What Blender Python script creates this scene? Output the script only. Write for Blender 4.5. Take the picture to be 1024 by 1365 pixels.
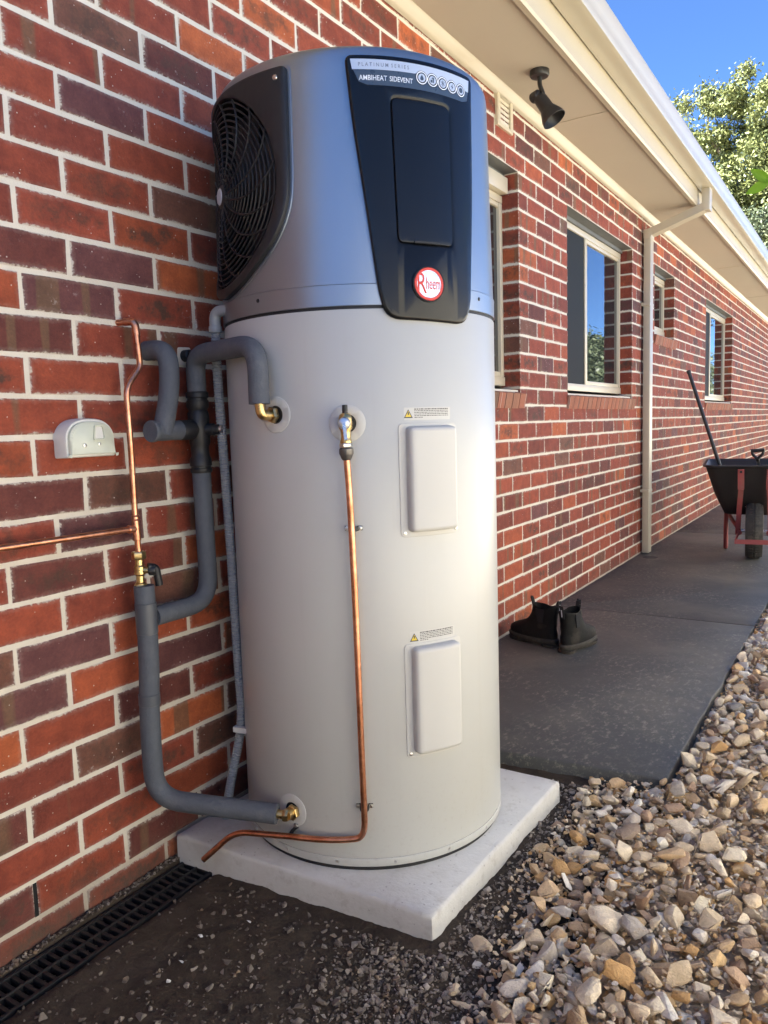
import bpy, bmesh, math, random
from mathutils import Vector, Matrix, noise
from mathutils.geometry import delaunay_2d_cdt

S = bpy.context.scene
for o in list(bpy.data.objects):
    bpy.data.objects.remove(o)
COL = S.collection
rnd = random.Random(7)
R_ = math.radians

# ------------------------------------------------------------------ camera
CAM = Vector((1.48907, -0.98534, 1.11923))
YAW, PITCH, ROLL, FPX = 0.564724, 0.110498, -0.030591, 1028.92
_f = Vector((-math.sin(YAW)*math.cos(PITCH), math.cos(YAW)*math.cos(PITCH), -math.sin(PITCH)))
_r = Vector((math.cos(YAW), math.sin(YAW), 0)); _u = _r.cross(_f)
_r2 = _r*math.cos(ROLL)+_u*math.sin(ROLL); _u2 = -_r*math.sin(ROLL)+_u*math.cos(ROLL)
cd = bpy.data.cameras.new('camera'); cam = bpy.data.objects.new('camera', cd); COL.objects.link(cam)
cam.matrix_world = Matrix(((_r2.x, _u2.x, -_f.x, CAM.x), (_r2.y, _u2.y, -_f.y, CAM.y), (_r2.z, _u2.z, -_f.z, CAM.z), (0, 0, 0, 1)))
cd.sensor_fit = 'VERTICAL'; cd.sensor_height = 24; cd.lens = 24*FPX/1365
cd.clip_start = .05; cd.clip_end = 2000
S.camera = cam
def project(p):
    d = Vector(p)-CAM; w = d.dot(_f)
    if w < .05: return None
    return (512+FPX*d.dot(_r2)/w, 682.5-FPX*d.dot(_u2)/w, w)

# ------------------------------------------------------------------ light
SUN_DIR = Vector((-.52, -.45, .72)).normalized()      # towards the sun: behind the house
W = bpy.data.worlds.new('World'); S.world = W; W.use_nodes = True
nt = W.node_tree; nt.nodes.clear()
sky = nt.nodes.new('ShaderNodeTexSky'); sky.sky_type = 'NISHITA'; sky.sun_disc = False
sky.sun_elevation = math.asin(SUN_DIR.z); sky.sun_rotation = math.atan2(SUN_DIR.x, SUN_DIR.y)
sky.air_density = 1.0; sky.dust_density = .0; sky.ozone_density = 10.0; sky.altitude = 4500
bg = nt.nodes.new('ShaderNodeBackground'); bg.inputs[1].default_value = .055
wo = nt.nodes.new('ShaderNodeOutputWorld'); nt.links.new(sky.outputs[0], bg.inputs[0]); nt.links.new(bg.outputs[0], wo.inputs[0])
sl = bpy.data.lights.new('sun', 'SUN'); sl.energy = 5.0; sl.angle = R_(.53); sl.color = (1, .975, .91)
so = bpy.data.objects.new('sun', sl); COL.objects.link(so); so.rotation_euler = SUN_DIR.to_track_quat('Z', 'Y').to_euler(); so.location = (-20, -12, 20)
S.view_settings.view_transform = 'Standard'; S.view_settings.look = 'None'
S.view_settings.exposure = 2.92; S.view_settings.gamma = 1

S.cycles.max_bounces = 6; S.cycles.diffuse_bounces = 4; S.cycles.glossy_bounces = 3; S.cycles.transmission_bounces = 2
# ------------------------------------------------------------------ helpers
def link(name, me, mat=None, parent=None):
    o = bpy.data.objects.new(name, me); COL.objects.link(o)
    if mat is not None and me is not None and len(me.materials) == 0: me.materials.append(mat)
    if parent is not None: o.parent = parent
    return o
def tag(o, label=None, cat=None, group=None, kind=None):
    if label: o['label'] = label
    if cat: o['category'] = cat
    if group: o['group'] = group
    if kind: o['kind'] = kind
    return o
def empty(name, loc=(0, 0, 0), label=None, cat=None, group=None):
    o = bpy.data.objects.new(name, None); COL.objects.link(o); o.location = loc; o.empty_display_size = .1
    return tag(o, label, cat, group)
def finish(bm, name, mat, parent=None, smooth=None, off=None):
    if parent is not None and off is None:
        off = Vector((0, 0, 0)); q = parent
        while q is not None: off = off+q.location; q = q.parent
    if off is not None: bmesh.ops.translate(bm, verts=bm.verts, vec=-Vector(off))
    me = bpy.data.meshes.new(name); bm.to_mesh(me); bm.free()
    if smooth is not None:
        for p in me.polygons: p.use_smooth = True
        me.set_sharp_from_angle(angle=R_(smooth))
    return link(name, me, mat, parent)
def BM(): return bmesh.new()
def box(bm, a, b, bev=0, seg=2):
    r = bmesh.ops.create_cube(bm, size=1); vs = r['verts']
    for v in vs: v.co = Vector(((a[i]+b[i])/2+v.co[i]*(b[i]-a[i]) for i in range(3)))
    if bev:
        es = list({e for v in vs for e in v.link_edges})
        bmesh.ops.bevel(bm, geom=es, offset=bev, segments=seg, affect='EDGES', profile=.5)
    return vs
def tube(bm, pts, rad, seg=14, caps=True, rads=None):
    pts = [Vector(p) for p in pts]; n = len(pts)
    T = [(pts[min(i+1, n-1)]-pts[max(i-1, 0)]).normalized() for i in range(n)]
    nrm = T[0].orthogonal().normalized(); rings = []
    for i in range(n):
        nrm = (nrm-T[i]*nrm.dot(T[i])).normalized(); b = T[i].cross(nrm)
        rr = rads[i] if rads else rad
        rings.append([bm.verts.new(pts[i]+(nrm*math.cos(2*math.pi*k/seg)+b*math.sin(2*math.pi*k/seg))*rr) for k in range(seg)])
    for i in range(n-1):
        for k in range(seg): bm.faces.new((rings[i][k], rings[i][(k+1) % seg], rings[i+1][(k+1) % seg], rings[i+1][k]))
    if caps:
        bm.faces.new(rings[0][::-1]); bm.faces.new(rings[-1])
def fpath(pr, n=8):
    """polyline with rounded corners; pr = [(x,y,z,radius)]"""
    out = [Vector(pr[0][:3])]
    for i in range(1, len(pr)-1):
        p = Vector(pr[i][:3]); a = Vector(pr[i-1][:3])-p; b = Vector(pr[i+1][:3])-p; r = pr[i][3]
        ra = min(r, a.length*.49); rb = min(r, b.length*.49); A = p+a.normalized()*ra; B = p+b.normalized()*rb
        for k in range(n+1):
            t = k/n; w = 1.15
            out.append(((1-t)**2*A+2*t*(1-t)*w*p+t*t*B)/((1-t)**2+2*t*(1-t)*w+t*t))
    out.append(Vector(pr[-1][:3])); return out
def resample(pts, step):
    out = [pts[0]]; acc = 0; 
    for a, b in zip(pts, pts[1:]):
        L = (b-a).length; t = step-acc
        while t <= L:
            out.append(a+(b-a)*(t/L)); t += step
        acc = (acc+L) % step if L else acc
    return out
def lathe(bm, prof, c=(0, 0, 0), axis=(0, 0, 1), seg=48, capa=True, capb=True):
    ax = Vector(axis).normalized(); u = ax.orthogonal().normalized(); v = ax.cross(u); c = Vector(c); rings = []
    for r, h in prof: rings.append([bm.verts.new(c+ax*h+(u*math.cos(2*math.pi*k/seg)+v*math.sin(2*math.pi*k/seg))*max(r, 1e-5)) for k in range(seg)])
    for i in range(len(rings)-1):
        for k in range(seg): bm.faces.new((rings[i][k], rings[i][(k+1) % seg], rings[i+1][(k+1) % seg], rings[i+1][k]))
    if capa: bm.faces.new(rings[0][::-1])
    if capb: bm.faces.new(rings[-1])
def area2(p): return sum(p[i][0]*p[(i+1) % len(p)][1]-p[(i+1) % len(p)][0]*p[i][1] for i in range(len(p)))
def offset_poly(p, d):
    n = len(p); out = []
    for i in range(n):
        a = Vector(p[i-1]); b = Vector(p[i]); c = Vector(p[(i+1) % n])
        e1 = (b-a); e2 = (c-b); e1 = e1.normalized() if e1.length > 1e-9 else e2.normalized(); e2 = e2.normalized() if e2.length > 1e-9 else e1
        n1 = Vector((-e1.y, e1.x)); n2 = Vector((-e2.y, e2.x)); m = n1+n2
        k = d/max(.35, (1+n1.dot(n2))); out.append(tuple(b+m*k))
    return out
def roundpoly(pts, rad, n=6):
    out = []; N = len(pts)
    for i in range(N):
        p = Vector(pts[i]); a = Vector(pts[i-1])-p; b = Vector(pts[(i+1) % N])-p
        r = rad[i] if isinstance(rad, (list, tuple)) else rad
        ra = min(r, a.length*.48); rb = min(r, b.length*.48); A = p+a.normalized()*ra; B = p+b.normalized()*rb
        for k in range(n+1):
            t = k/n; out.append(tuple((1-t)**2*A+2*t*(1-t)*p+t*t*B))
    return out
def circle(cx, cy, r, n=48): return [(cx+r*math.cos(2*math.pi*k/n), cy+r*math.sin(2*math.pi*k/n)) for k in range(n)]
def prism(bm, loops, layers, back=False):
    """solid of stacked outlines in the (s,z) plane, third coordinate d; first loop outer, the others holes"""
    L = []
    for i, l in enumerate(loops):
        ccw = area2(l) > 0
        L.append(l if ccw == (i == 0) else l[::-1])
    fr = []; bk = []
    for l in L:
        prev = None
        for j, (d, ins) in enumerate(layers):
            pp = offset_poly(l, ins) if ins else l
            ring = [bm.verts.new((x, y, d)) for x, y in pp]
            if prev:
                for k in range(len(ring)): bm.faces.new((prev[k], prev[(k+1) % len(ring)], ring[(k+1) % len(ring)], ring[k]))
            else: bk.append(ring)
            prev = ring
        fr.append(prev)
    def fill(rings, flip):
        vs = [v for r in rings for v in r]
        ed = []; base = 0
        for r in rings:
            ed += [(base+k, base+(k+1) % len(r)) for k in range(len(r))]; base += len(r)
        faces_in = []
        res = delaunay_2d_cdt([Vector((v.co.x, v.co.y)) for v in vs], ed, [], 0, 1e-7)
        cos, _, tris, ov = res[0], res[1], res[2], res[3]
        extra = {}
        for t in tris:
            cx = sum(cos[i].x for i in t)/3; cy = sum(cos[i].y for i in t)/3
            inside = False
            for r in rings:
                for k in range(len(r)):
                    a = r[k].co; b = r[(k+1) % len(r)].co
                    if (a.y > cy) != (b.y > cy) and cx < (b.x-a.x)*(cy-a.y)/(b.y-a.y)+a.x: inside = not inside
            if not inside: continue
            tv = []
            for i in t:
                if ov[i]: tv.append(vs[ov[i][0]])
                else:
                    if i not in extra: extra[i] = bm.verts.new((cos[i].x, cos[i].y, vs[0].co.z))
                    tv.append(extra[i])
            try: bm.faces.new(tv if not flip else tv[::-1])
            except ValueError: pass
    fill(fr, False)
    if back: fill(bk, True)

# ------------------------------------------------------------------ materials
class N:
    def __init__(s, name):
        s.m = bpy.data.materials.new(name); s.m.use_nodes = True; s.t = s.m.node_tree; s.t.nodes.clear()
        s.o = s.t.nodes.new('ShaderNodeOutputMaterial'); s.b = s.t.nodes.new('ShaderNodeBsdfPrincipled'); s.t.links.new(s.b.outputs[0], s.o.inputs[0])
    def n(s, typ, **kw):
        q = s.t.nodes.new(typ)
        for k, v in kw.items(): setattr(q, k, v)
        return q
    def L(s, a, b): s.t.links.new(a, b)
    def put(s, inp, v):
        if hasattr(v, 'is_linked') or isinstance(v, bpy.types.NodeSocket): s.L(v, inp)
        else: inp.default_value = v
    def math(s, op, a, b=0.0, clamp=False):
        q = s.n('ShaderNodeMath', operation=op, use_clamp=clamp); s.put(q.inputs[0], a); s.put(q.inputs[1], b); return q.outputs[0]
    def mix(s, f, a, b, bt='MIX'):
        q = s.n('ShaderNodeMix', data_type='RGBA', blend_type=bt); s.put(q.inputs[0], f)
        for i, v in ((6, a), (7, b)):
            if isinstance(v, tuple) and len(v) == 3: v = v+(1,)
            s.put(q.inputs[i], v)
        return q.outputs[2]
    def noise(s, vec, scale, det=4, rough=.55, dim='3D', w=None):
        q = s.n('ShaderNodeTexNoise', noise_dimensions=dim); q.inputs['Scale'].default_value = scale; q.inputs['Detail'].default_value = det; q.inputs['Roughness'].default_value = rough
        if vec is not None: s.L(vec, q.inputs['Vector'])
        if w is not None: s.put(q.inputs['W'], w)
        return q.outputs['Fac']
    def ramp(s, v, a, b):
        q = s.n('ShaderNodeMapRange', clamp=True); s.put(q.inputs[0], v); q.inputs[1].default_value = a; q.inputs[2].default_value = b; return q.outputs[0]
    def bump(s, h, strength=.3, dist=.001, nrm=None):
        q = s.n('ShaderNodeBump'); q.inputs['Strength'].default_value = strength; q.inputs['Distance'].default_value = dist; s.L(h, q.inputs['Height'])
        if nrm is not None: s.L(nrm, q.inputs['Normal'])
        return q.outputs[0]
    def set(s, **kw):
        for k, v in kw.items():
            k = {'col': 'Base Color', 'rough': 'Roughness', 'metal': 'Metallic', 'spec': 'Specular IOR Level', 'nrm': 'Normal', 'ior': 'IOR', 'coat': 'Coat Weight', 'coatr': 'Coat Roughness', 'trans': 'Transmission Weight', 'sss': 'Subsurface Weight'}[k]
            if isinstance(v, tuple) and len(v) == 3: v = v+(1,)
            s.put(s.b.inputs[k], v)
        return s.m
    def obj(s): return s.n('ShaderNodeTexCoord').outputs['Object']
    def geo(s): return s.n('ShaderNodeNewGeometry').outputs['Position']

def plain(name, col, rough=.5, metal=0., var=.12, scale=30, bump=0., bscale=200, bdist=.001, spec=.5, coat=0., dirt=None, dirt_amt=.5, rvar=.1):
    m = N(name); p = m.geo()
    f = m.noise(p, scale, 5)
    c = m.mix(f, tuple(x*(1-var) for x in col), tuple(min(1, x*(1+var)) for x in col))
    if dirt:
        g = m.ramp(m.noise(p, scale*.35, 6, .65), .52, .72)
        c = m.mix(m.math('MULTIPLY', g, dirt_amt), c, dirt)
    rr = m.math('ADD', m.math('MULTIPLY', m.noise(p, scale*1.7, 3), rvar*2), rough-rvar)
    kw = dict(col=c, rough=rr, metal=metal, spec=spec, coat=coat)
    if bump: kw['nrm'] = m.bump(m.noise(p, bscale, 4), bump, bdist)
    return m.set(**kw)

def colsource(m, individual):
    """per-piece colour (rgb) and kind code (alpha) and a random seed"""
    if individual:
        oi = m.n('ShaderNodeObjectInfo'); return oi.outputs['Color'], oi.outputs['Alpha'], oi.outputs['Random']
    a = m.n('ShaderNodeAttribute'); a.attribute_name = 'col'
    b = m.n('ShaderNodeAttribute'); b.attribute_name = 'seed'
    return a.outputs['Color'], a.outputs['Alpha'], b.outputs['Fac']

def brick_mat(individual):
    m = N('brick_clay'+('' if individual else '_field'))
    c, al, seed = colsource(m, individual)
    uv = m.n('ShaderNodeUVMap'); uv.uv_map = 'uv'
    sep = m.n('ShaderNodeSeparateXYZ'); m.L(uv.outputs[0], sep.inputs[0])
    u, v = sep.outputs[0], sep.outputs[1]
    cmb = m.n('ShaderNodeCombineXYZ'); m.L(u, cmb.inputs[0]); m.L(v, cmb.inputs[1]); m.L(m.math('MULTIPLY', seed, 37.0), cmb.inputs[2]); vec = cmb.outputs[0]
    n1 = m.noise(vec, 22, 4, .6); n2 = m.noise(vec, 160, 3, .6)
    col = m.mix(m.ramp(n1, .3, .75), m.mix(1.0, c, (.74, .72, .74), 'MULTIPLY'), m.mix(1.0, c, (1.22, 1.22, 1.15), 'MULTIPLY'))
    # flashed dark heart
    e = m.math('ADD', m.math('POWER', m.math('ABSOLUTE', m.math('DIVIDE', u, .085)), 2.0), m.math('POWER', m.math('ABSOLUTE', m.math('DIVIDE', v, .026)), 2.0))
    e = m.math('SUBTRACT', 1.15, m.math('ADD', m.math('MULTIPLY', e, .7), m.math('MULTIPLY', m.math('SUBTRACT', m.noise(vec, 26, 5, .7), .46), 7.0)))
    e = m.ramp(e, 0, 1.3)
    isf = m.ramp(al, .36, .40)
    isb = m.ramp(al, .70, .74)
    fl = m.math('MULTIPLY', m.math('MULTIPLY', e, m.math('SUBTRACT', isf, isb)), m.math('ADD', .5, m.math('MULTIPLY', seed, .4)))
    col = m.mix(fl, col, (.062, .038, .026))
    # brown vertical kiss marks
    cb = m.n('ShaderNodeCombineXYZ'); m.L(m.math('ADD', m.math('MULTIPLY', u, 13.0), m.math('MULTIPLY', seed, 91.0)), cb.inputs[0])
    m.L(m.math('MULTIPLY', v, .6), cb.inputs[1])
    b1 = m.ramp(m.noise(cb.outputs[0], 1.0, 1, .3), .555, .59)
    col = m.mix(m.math('MULTIPLY', m.math('MULTIPLY', b1, isb), .72), col, m.mix(n1, (.085, .05, .028), (.20, .12, .065)))
    # fine grain, lime specks
    col = m.mix(m.ramp(n2, .35, .75), col, m.mix(1.0, col, (1.25, 1.2, 1.15), 'MULTIPLY'))
    vo = m.n('ShaderNodeTexVoronoi'); vo.inputs['Scale'].default_value = 62; m.L(vec, vo.inputs['Vector'])
    sp = m.math('MULTIPLY', m.math('LESS_THAN', vo.outputs['Distance'], .10), m.math('GREATER_THAN', m.noise(vec, 34, 2), .54))
    col = m.mix(m.math('MULTIPLY', sp, .75), col, (.60, .54, .46))
    # mortar smear along the edges
    du = m.math('SUBTRACT', m.n('ShaderNodeAttribute', attribute_name='hw').outputs['Fac'], m.math('ABSOLUTE', u))
    dv = m.math('SUBTRACT', .038, m.math('ABSOLUTE', v))
    d = m.math('MINIMUM', du, dv)
    d = m.math('ADD', d, m.math('MULTIPLY', m.math('SUBTRACT', m.noise(vec, 85, 5, .75), .5), .022))
    d = m.math('ADD', d, m.math('MULTIPLY', m.math('SUBTRACT', m.noise(vec, 9, 2), .50), .016))
    sm = m.math('SUBTRACT', 1.0, m.ramp(d, -.001, .0022))
    hz = m.math('MULTIPLY', m.math('SUBTRACT', 1.0, m.ramp(d, 0, .011)), .16)
    col = m.mix(hz, col, (.55, .46, .40))
    col = m.mix(m.math('MULTIPLY', sm, .92), col, (.62, .55, .45))
    ef = m.math('MULTIPLY', m.math('MULTIPLY', m.ramp(m.noise(vec, 48, 6, .8), .60, .72), m.ramp(m.noise(vec, 7, 2), .52, .66)), .55)
    col = m.mix(ef, col, (.58, .53, .48))
    gp_ = m.geo(); gz = m.n('ShaderNodeSeparateXYZ'); m.L(gp_, gz.inputs[0])
    dz_ = m.math('ADD', gz.outputs[2], m.math('MULTIPLY', m.math('SUBTRACT', m.noise(gp_, 16, 5, .65), .5), .14))
    col = m.mix(m.math('MULTIPLY', m.math('SUBTRACT', 1.0, m.ramp(dz_, .03, .13)), .6), col, (.11, .075, .055))
    nr = m.bump(m.math('ADD', m.math('ADD', n2, m.math('MULTIPLY', n1, 1.6)), m.math('MULTIPLY', m.noise(vec, 420, 3, .7), .6)), .8, .0026)
    nr = m.bump(sm, .6, .0015, nr)
    return m.set(col=col, rough=.78, spec=.35, nrm=nr)

def stone_mat(individual):
    m = N('river_stone'+('' if individual else '_field'))
    c, al, seed = colsource(m, individual)
    p = m.geo()
    n1 = m.noise(p, 55, 5, .65); n2 = m.noise(p, 300, 4, .6)
    col = m.mix(m.ramp(n1, .3, .7), m.mix(1.0, c, (.82, .78, .73), 'MULTIPLY'), m.mix(1.0, c, (1.12, 1.10, 1.08), 'MULTIPLY'))
    col = m.mix(m.math('MULTIPLY', m.ramp(m.noise(p, 26, 4, .6), .57, .70), .38), col, m.mix(seed, (.26, .14, .07), (.54, .37, .20)))
    col = m.mix(m.ramp(n2, .35, .8), col, m.mix(1.0, col, (1.2, 1.2, 1.2), 'MULTIPLY'))
    return m.set(col=col, rough=.72, spec=.4, nrm=m.bump(m.math('ADD', n2, m.math('MULTIPLY', n1, 1.5)), .8, .004))

MAT = {}
MAT['brick'] = brick_mat(True); MAT['brick_f'] = brick_mat(False)
MAT['stone'] = stone_mat(True); MAT['stone_f'] = stone_mat(False)
def mortar():
    m = N('mortar'); p = m.geo()
    c = m.mix(m.noise(p, 14, 5, .6), (.60, .54, .43), (.78, .715, .60))
    c = m.mix(m.math('MULTIPLY', m.ramp(m.noise(p, 4, 4), .5, .75), .35), c, (.55, .46, .35))
    gz = m.n('ShaderNodeSeparateXYZ'); m.L(p, gz.inputs[0])      # soil splash above the ground line
    dz_ = m.math('ADD', gz.outputs[2], m.math('MULTIPLY', m.math('SUBTRACT', m.noise(p, 16, 5, .65), .5), .14))
    c = m.mix(m.math('MULTIPLY', m.math('SUBTRACT', 1.0, m.ramp(dz_, .04, .15)), .6), c, (.26, .19, .13))
    c = m.mix(m.math('MULTIPLY', m.ramp(m.noise(p, 55, 5, .75), .60, .72), .3), c, (.45, .37, .28))
    return m.set(col=c, rough=.92, spec=.2, nrm=m.bump(m.noise(p, 240, 4, .65), .7, .003))
MAT['mortar'] = mortar()
def cream(name, col, rough): return plain(name, col, rough, var=.035, scale=3, rvar=.05, bump=.04, bscale=60)
MAT['soffit'] = plain('soffit_paint', (.50, .435, .335), .75, var=.03, scale=2, bump=.05, bscale=90)
MAT['cream'] = cream('cream_steel', (.50, .435, .32), .32)
MAT['gutter'] = cream('cream_gutter_steel', (.47, .415, .31), .22)
MAT['frame'] = cream('cream_aluminium', (.60, .52, .37), .34)
def glass():
    m = N('window_glass'); p = m.geo()
    return m.set(col=(.012, .016, .018), rough=.015, spec=.9, ior=1.75, nrm=m.bump(m.noise(p, 1.6, 1), .04, .02))
MAT['glass'] = glass()
MAT['screen'] = plain('insect_screen', (.018, .02, .021), .7, spec=.15, var=.1, scale=300)
MAT['lintel'] = plain('galvanised_lintel', (.20, .20, .19), .5, metal=.6, var=.2, scale=8)
MAT['roof'] = plain('roof_tile', (.12, .10, .09), .7, var=.3, scale=4)
def head_paint():
    m = N('graphite_metallic_paint'); p = m.geo()
    c = m.mix(m.noise(p, 5, 3), (.27, .30, .33), (.31, .34, .37))
    return m.set(col=c, rough=m.math('ADD', .32, m.math('MULTIPLY', m.noise(p, 6, 4), .06)), metal=.82, coat=.12, coatr=.3)
MAT['head'] = head_paint()
def body_paint():
    m = N('warm_grey_enamel'); p = m.geo()
    c = m.mix(m.noise(p, 2.5, 4), (.462, .462, .43), (.505, .505, .472))
    c = m.mix(m.math('MULTIPLY', m.ramp(m.noise(p, 9, 6, .7), .58, .8), .14), c, (.42, .38, .32))
    sz = m.n('ShaderNodeSeparateXYZ'); m.L(p, sz.inputs[0])
    spl = m.math('MULTIPLY', m.math('SUBTRACT', 1.0, m.ramp(sz.outputs[2], .11, .42)), m.ramp(m.noise(p, 85, 5, .7), .56, .66))
    c = m.mix(m.math('MULTIPLY', spl, .16), c, (.24, .19, .14))
    mv = m.n('ShaderNodeMapping'); mv.inputs['Scale'].default_value = (14, 14, .7); m.L(p, mv.inputs[0])
    c = m.mix(m.math('MULTIPLY', m.ramp(m.noise(mv.outputs[0], 3, 4, .6), .58, .72), .10), c, (.40, .37, .32))
    return m.set(col=c, rough=m.math('ADD', .30, m.math('MULTIPLY', m.noise(p, 7, 5), .10)), spec=.5, coat=.22, coatr=.34, nrm=m.bump(m.noise(p, 3, 2), .05, .01))
MAT['body'] = body_paint()
MAT['cover'] = plain('warm_grey_plastic', (.52, .512, .475), .42, var=.03, scale=5, bump=.05, bscale=700)
MAT['black_gloss'] = plain('black_panel_plastic', (.005, .0053, .006), .24, var=.1, scale=10, rvar=.02, spec=.32)
MAT['black_matt'] = plain('black_plastic', (.012, .012, .013), .5, var=.15, scale=30, bump=.06, bscale=500)
MAT['black_deep'] = plain('black_interior', (.006, .006, .007), .85)
MAT['seal'] = plain('black_seal', (.01, .01, .01), .6)
MAT['silver'] = plain('silver_print', (.55, .58, .62), .35, metal=.35, var=.03)
MAT['bluegrey'] = plain('blue_grey_print', (.045, .065, .095), .3, var=.05)
MAT['white_ink'] = plain('white_ink', (.75, .77, .80), .4, var=.02)
MAT['grey_ink'] = plain('grey_ink', (.16, .18, .21), .4, var=.02)
MAT['red_ink'] = plain('red_print', (.62, .045, .025), .35, var=.05)
MAT['badge'] = plain('silver_badge', (.72, .70, .68), .22, metal=.9, var=.02, rvar=.02)
MAT['dark_ink'] = plain('dark_print', (.05, .05, .05), .5, var=.02)
MAT['yellow'] = plain('yellow_print', (.72, .52, .04), .4, var=.05)
def foam():
    m = N('grey_foam_lagging'); p = m.geo()
    c = m.mix(m.noise(p, 35, 6, .7), (.062, .070, .084), (.112, .121, .138))
    c = m.mix(m.math('MULTIPLY', m.ramp(m.noise(p, 11, 6, .7), .56, .75), .35), c, (.20, .20, .20))
    return m.set(col=c, rough=.68, spec=.4, nrm=m.bump(m.math('ADD', m.noise(p, 190, 4, .6), m.math('MULTIPLY', m.noise(p, 32, 4, .6), 2.0)), .45, .003))
MAT['foam'] = foam()
def copper():
    m = N('copper'); p = m.geo()
    c = m.mix(m.ramp(m.noise(p, 28, 5, .7), .35, .7), (.50, .20, .10), (.84, .42, .27))
    c = m.mix(m.math('MULTIPLY', m.ramp(m.noise(p, 60, 5, .7), .58, .7), .6), c, (.20, .085, .05))
    return m.set(col=c, rough=m.math('ADD', .22, m.math('MULTIPLY', m.noise(p, 50, 4), .25)), metal=1.0, nrm=m.bump(m.noise(p, 120, 3), .1, .001))
MAT['copper'] = copper()
MAT['brass'] = plain('brass', (.62, .45, .20), .3, metal=1, var=.3, scale=60, dirt=(.16, .10, .05), dirt_amt=.6)
MAT['steel'] = plain('zinc_steel', (.62, .61, .58), .3, metal=1, var=.15, scale=60)
MAT['union'] = plain('dark_steel', (.16, .15, .14), .45, metal=.8, var=.2, scale=60)
MAT['tape'] = plain('grey_tape', (.075, .083, .096), .38, var=.1, scale=60)
MAT['pvc'] = plain('grey_pvc', (.25, .265, .275), .38, var=.06, scale=20)
MAT['white_plastic'] = plain('aged_white_plastic', (.66, .65, .60), .45, var=.05, scale=20, dirt=(.42, .38, .30), dirt_amt=.4)
MAT['pale_cover'] = plain('pale_green_plastic', (.58, .60, .48), .35, var=.08, scale=25, dirt=(.40, .38, .28), dirt_amt=.5)
def concrete():
    m = N('pale_concrete'); p = m.geo()
    c = m.mix(m.noise(p, 7, 6, .65), (.48, .465, .43), (.70, .68, .635))
    c = m.mix(m.math('MULTIPLY', m.ramp(m.noise(p, 22, 5, .7), .55, .72), .5), c, (.33, .29, .24))
    c = m.mix(m.math('MULTIPLY', m.ramp(m.noise(p, 3.5, 5, .7), .47, .64), .6), c, (.40, .37, .32))
    vo = m.n('ShaderNodeTexVoronoi'); vo.inputs['Scale'].default_value = 70; m.L(p, vo.inputs['Vector'])
    pit = m.math('MULTIPLY', m.math('LESS_THAN', vo.outputs['Distance'], .16), m.math('GREATER_THAN', m.noise(p, 18, 3), .55))
    c = m.mix(m.math('MULTIPLY', pit, .5), c, (.20, .18, .16))
    h = m.math('SUBTRACT', m.noise(p, 90, 5, .65), pit)
    return m.set(col=c, rough=.85, spec=.3, nrm=m.bump(h, .5, .003))
MAT['concrete'] = concrete()
def paving():
    m = N('charcoal_stained_concrete'); p = m.geo()
    c = m.mix(m.noise(p, 2.2, 5, .6), (.055, .055, .050), (.105, .102, .090))
    c = m.mix(m.math('MULTIPLY', m.ramp(m.noise(p, 1.3, 4, .6), .47, .66), .75), c, (.175, .155, .118))
    mp = m.n('ShaderNodeMapping'); mp.inputs['Scale'].default_value = (1, .55, 1); mp.inputs['Rotation'].default_value = (0, 0, .5); m.L(p, mp.inputs[0])
    sc = m.ramp(m.noise(mp.outputs[0], 48, 7, .8), .52, .64); near = m.ramp(m.noise(p, 1.9, 3, .6), .38, .58)
    w = m.math('MULTIPLY', m.math('MULTIPLY', sc, near), .75)
    c = m.mix(w, c, (.30, .265, .205))
    fine = m.ramp(m.noise(p, 170, 3, .6), .62, .74)
    c = m.mix(m.math('MULTIPLY', fine, .22), c, (.26, .24, .20))
    h = m.math('ADD', m.noise(p, 120, 5, .7), m.math('MULTIPLY', m.noise(p, 14, 4), 1.2))
    return m.set(col=c, rough=m.math('ADD', .42, m.math('MULTIPLY', m.noise(p, 3, 5, .65), .30)), spec=.5, nrm=m.bump(h, .35, .004))
MAT['paving'] = paving()
def soil():
    m = N('dark_soil'); p = m.geo()
    c = m.mix(m.noise(p, 30, 6, .7), (.036, .027, .019), (.125, .092, .066))
    c = m.mix(m.math('MULTIPLY', m.ramp(m.noise(p, 6, 4), .5, .7), .5), c, (.095, .074, .058))
    h = m.math('ADD', m.noise(p, 140, 6, .75), m.math('MULTIPLY', m.noise(p, 40, 4), 1.4))
    return m.set(col=c, rough=.95, spec=.15, nrm=m.bump(h, 1.0, .008))
MAT['soil'] = soil()
MAT['pebble'] = stone_mat(False)
MAT['gravel_base'] = plain('gravel_fines', (.42, .33, .23), .95, var=.5, scale=60, bump=1, bscale=120, bdist=.008)
def ground():
    m = N('dry_grass_ground'); p = m.geo()
    c = m.mix(m.noise(p, 3, 6, .7), (.42, .385, .285), (.56, .52, .40))
    return m.set(col=c, rough=.95, spec=.1, nrm=m.bump(m.noise(p, 40, 5), .8, .03))
MAT['ground'] = ground()
MAT['rubber'] = plain('tyre_rubber', (.045, .042, .036), .85, var=.3, scale=40, dirt=(.13, .115, .085), dirt_amt=.7, bump=.3, bscale=120, bdist=.003)
MAT['tray'] = plain('black_poly_tray', (.024, .021, .020), .55, var=.3, scale=8, dirt=(.05, .043, .035), dirt_amt=.4)
MAT['red_steel'] = plain('faded_red_paint', (.30, .065, .062), .55, var=.2, scale=12, dirt=(.22, .13, .10), dirt_amt=.6)
MAT['handle_black'] = plain('black_handle', (.018, .017, .017), .45)
MAT['leather'] = plain('worn_black_leather', (.007, .0065, .006), .72, var=.4, scale=30, spec=.22, dirt=(.055, .045, .033), dirt_amt=.75, bump=.4, bscale=140, bdist=.002)
MAT['sole'] = plain('dusty_rubber_sole', (.030, .025, .019), .8, var=.3, scale=40, dirt=(.13, .11, .08), dirt_amt=.6)
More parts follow.
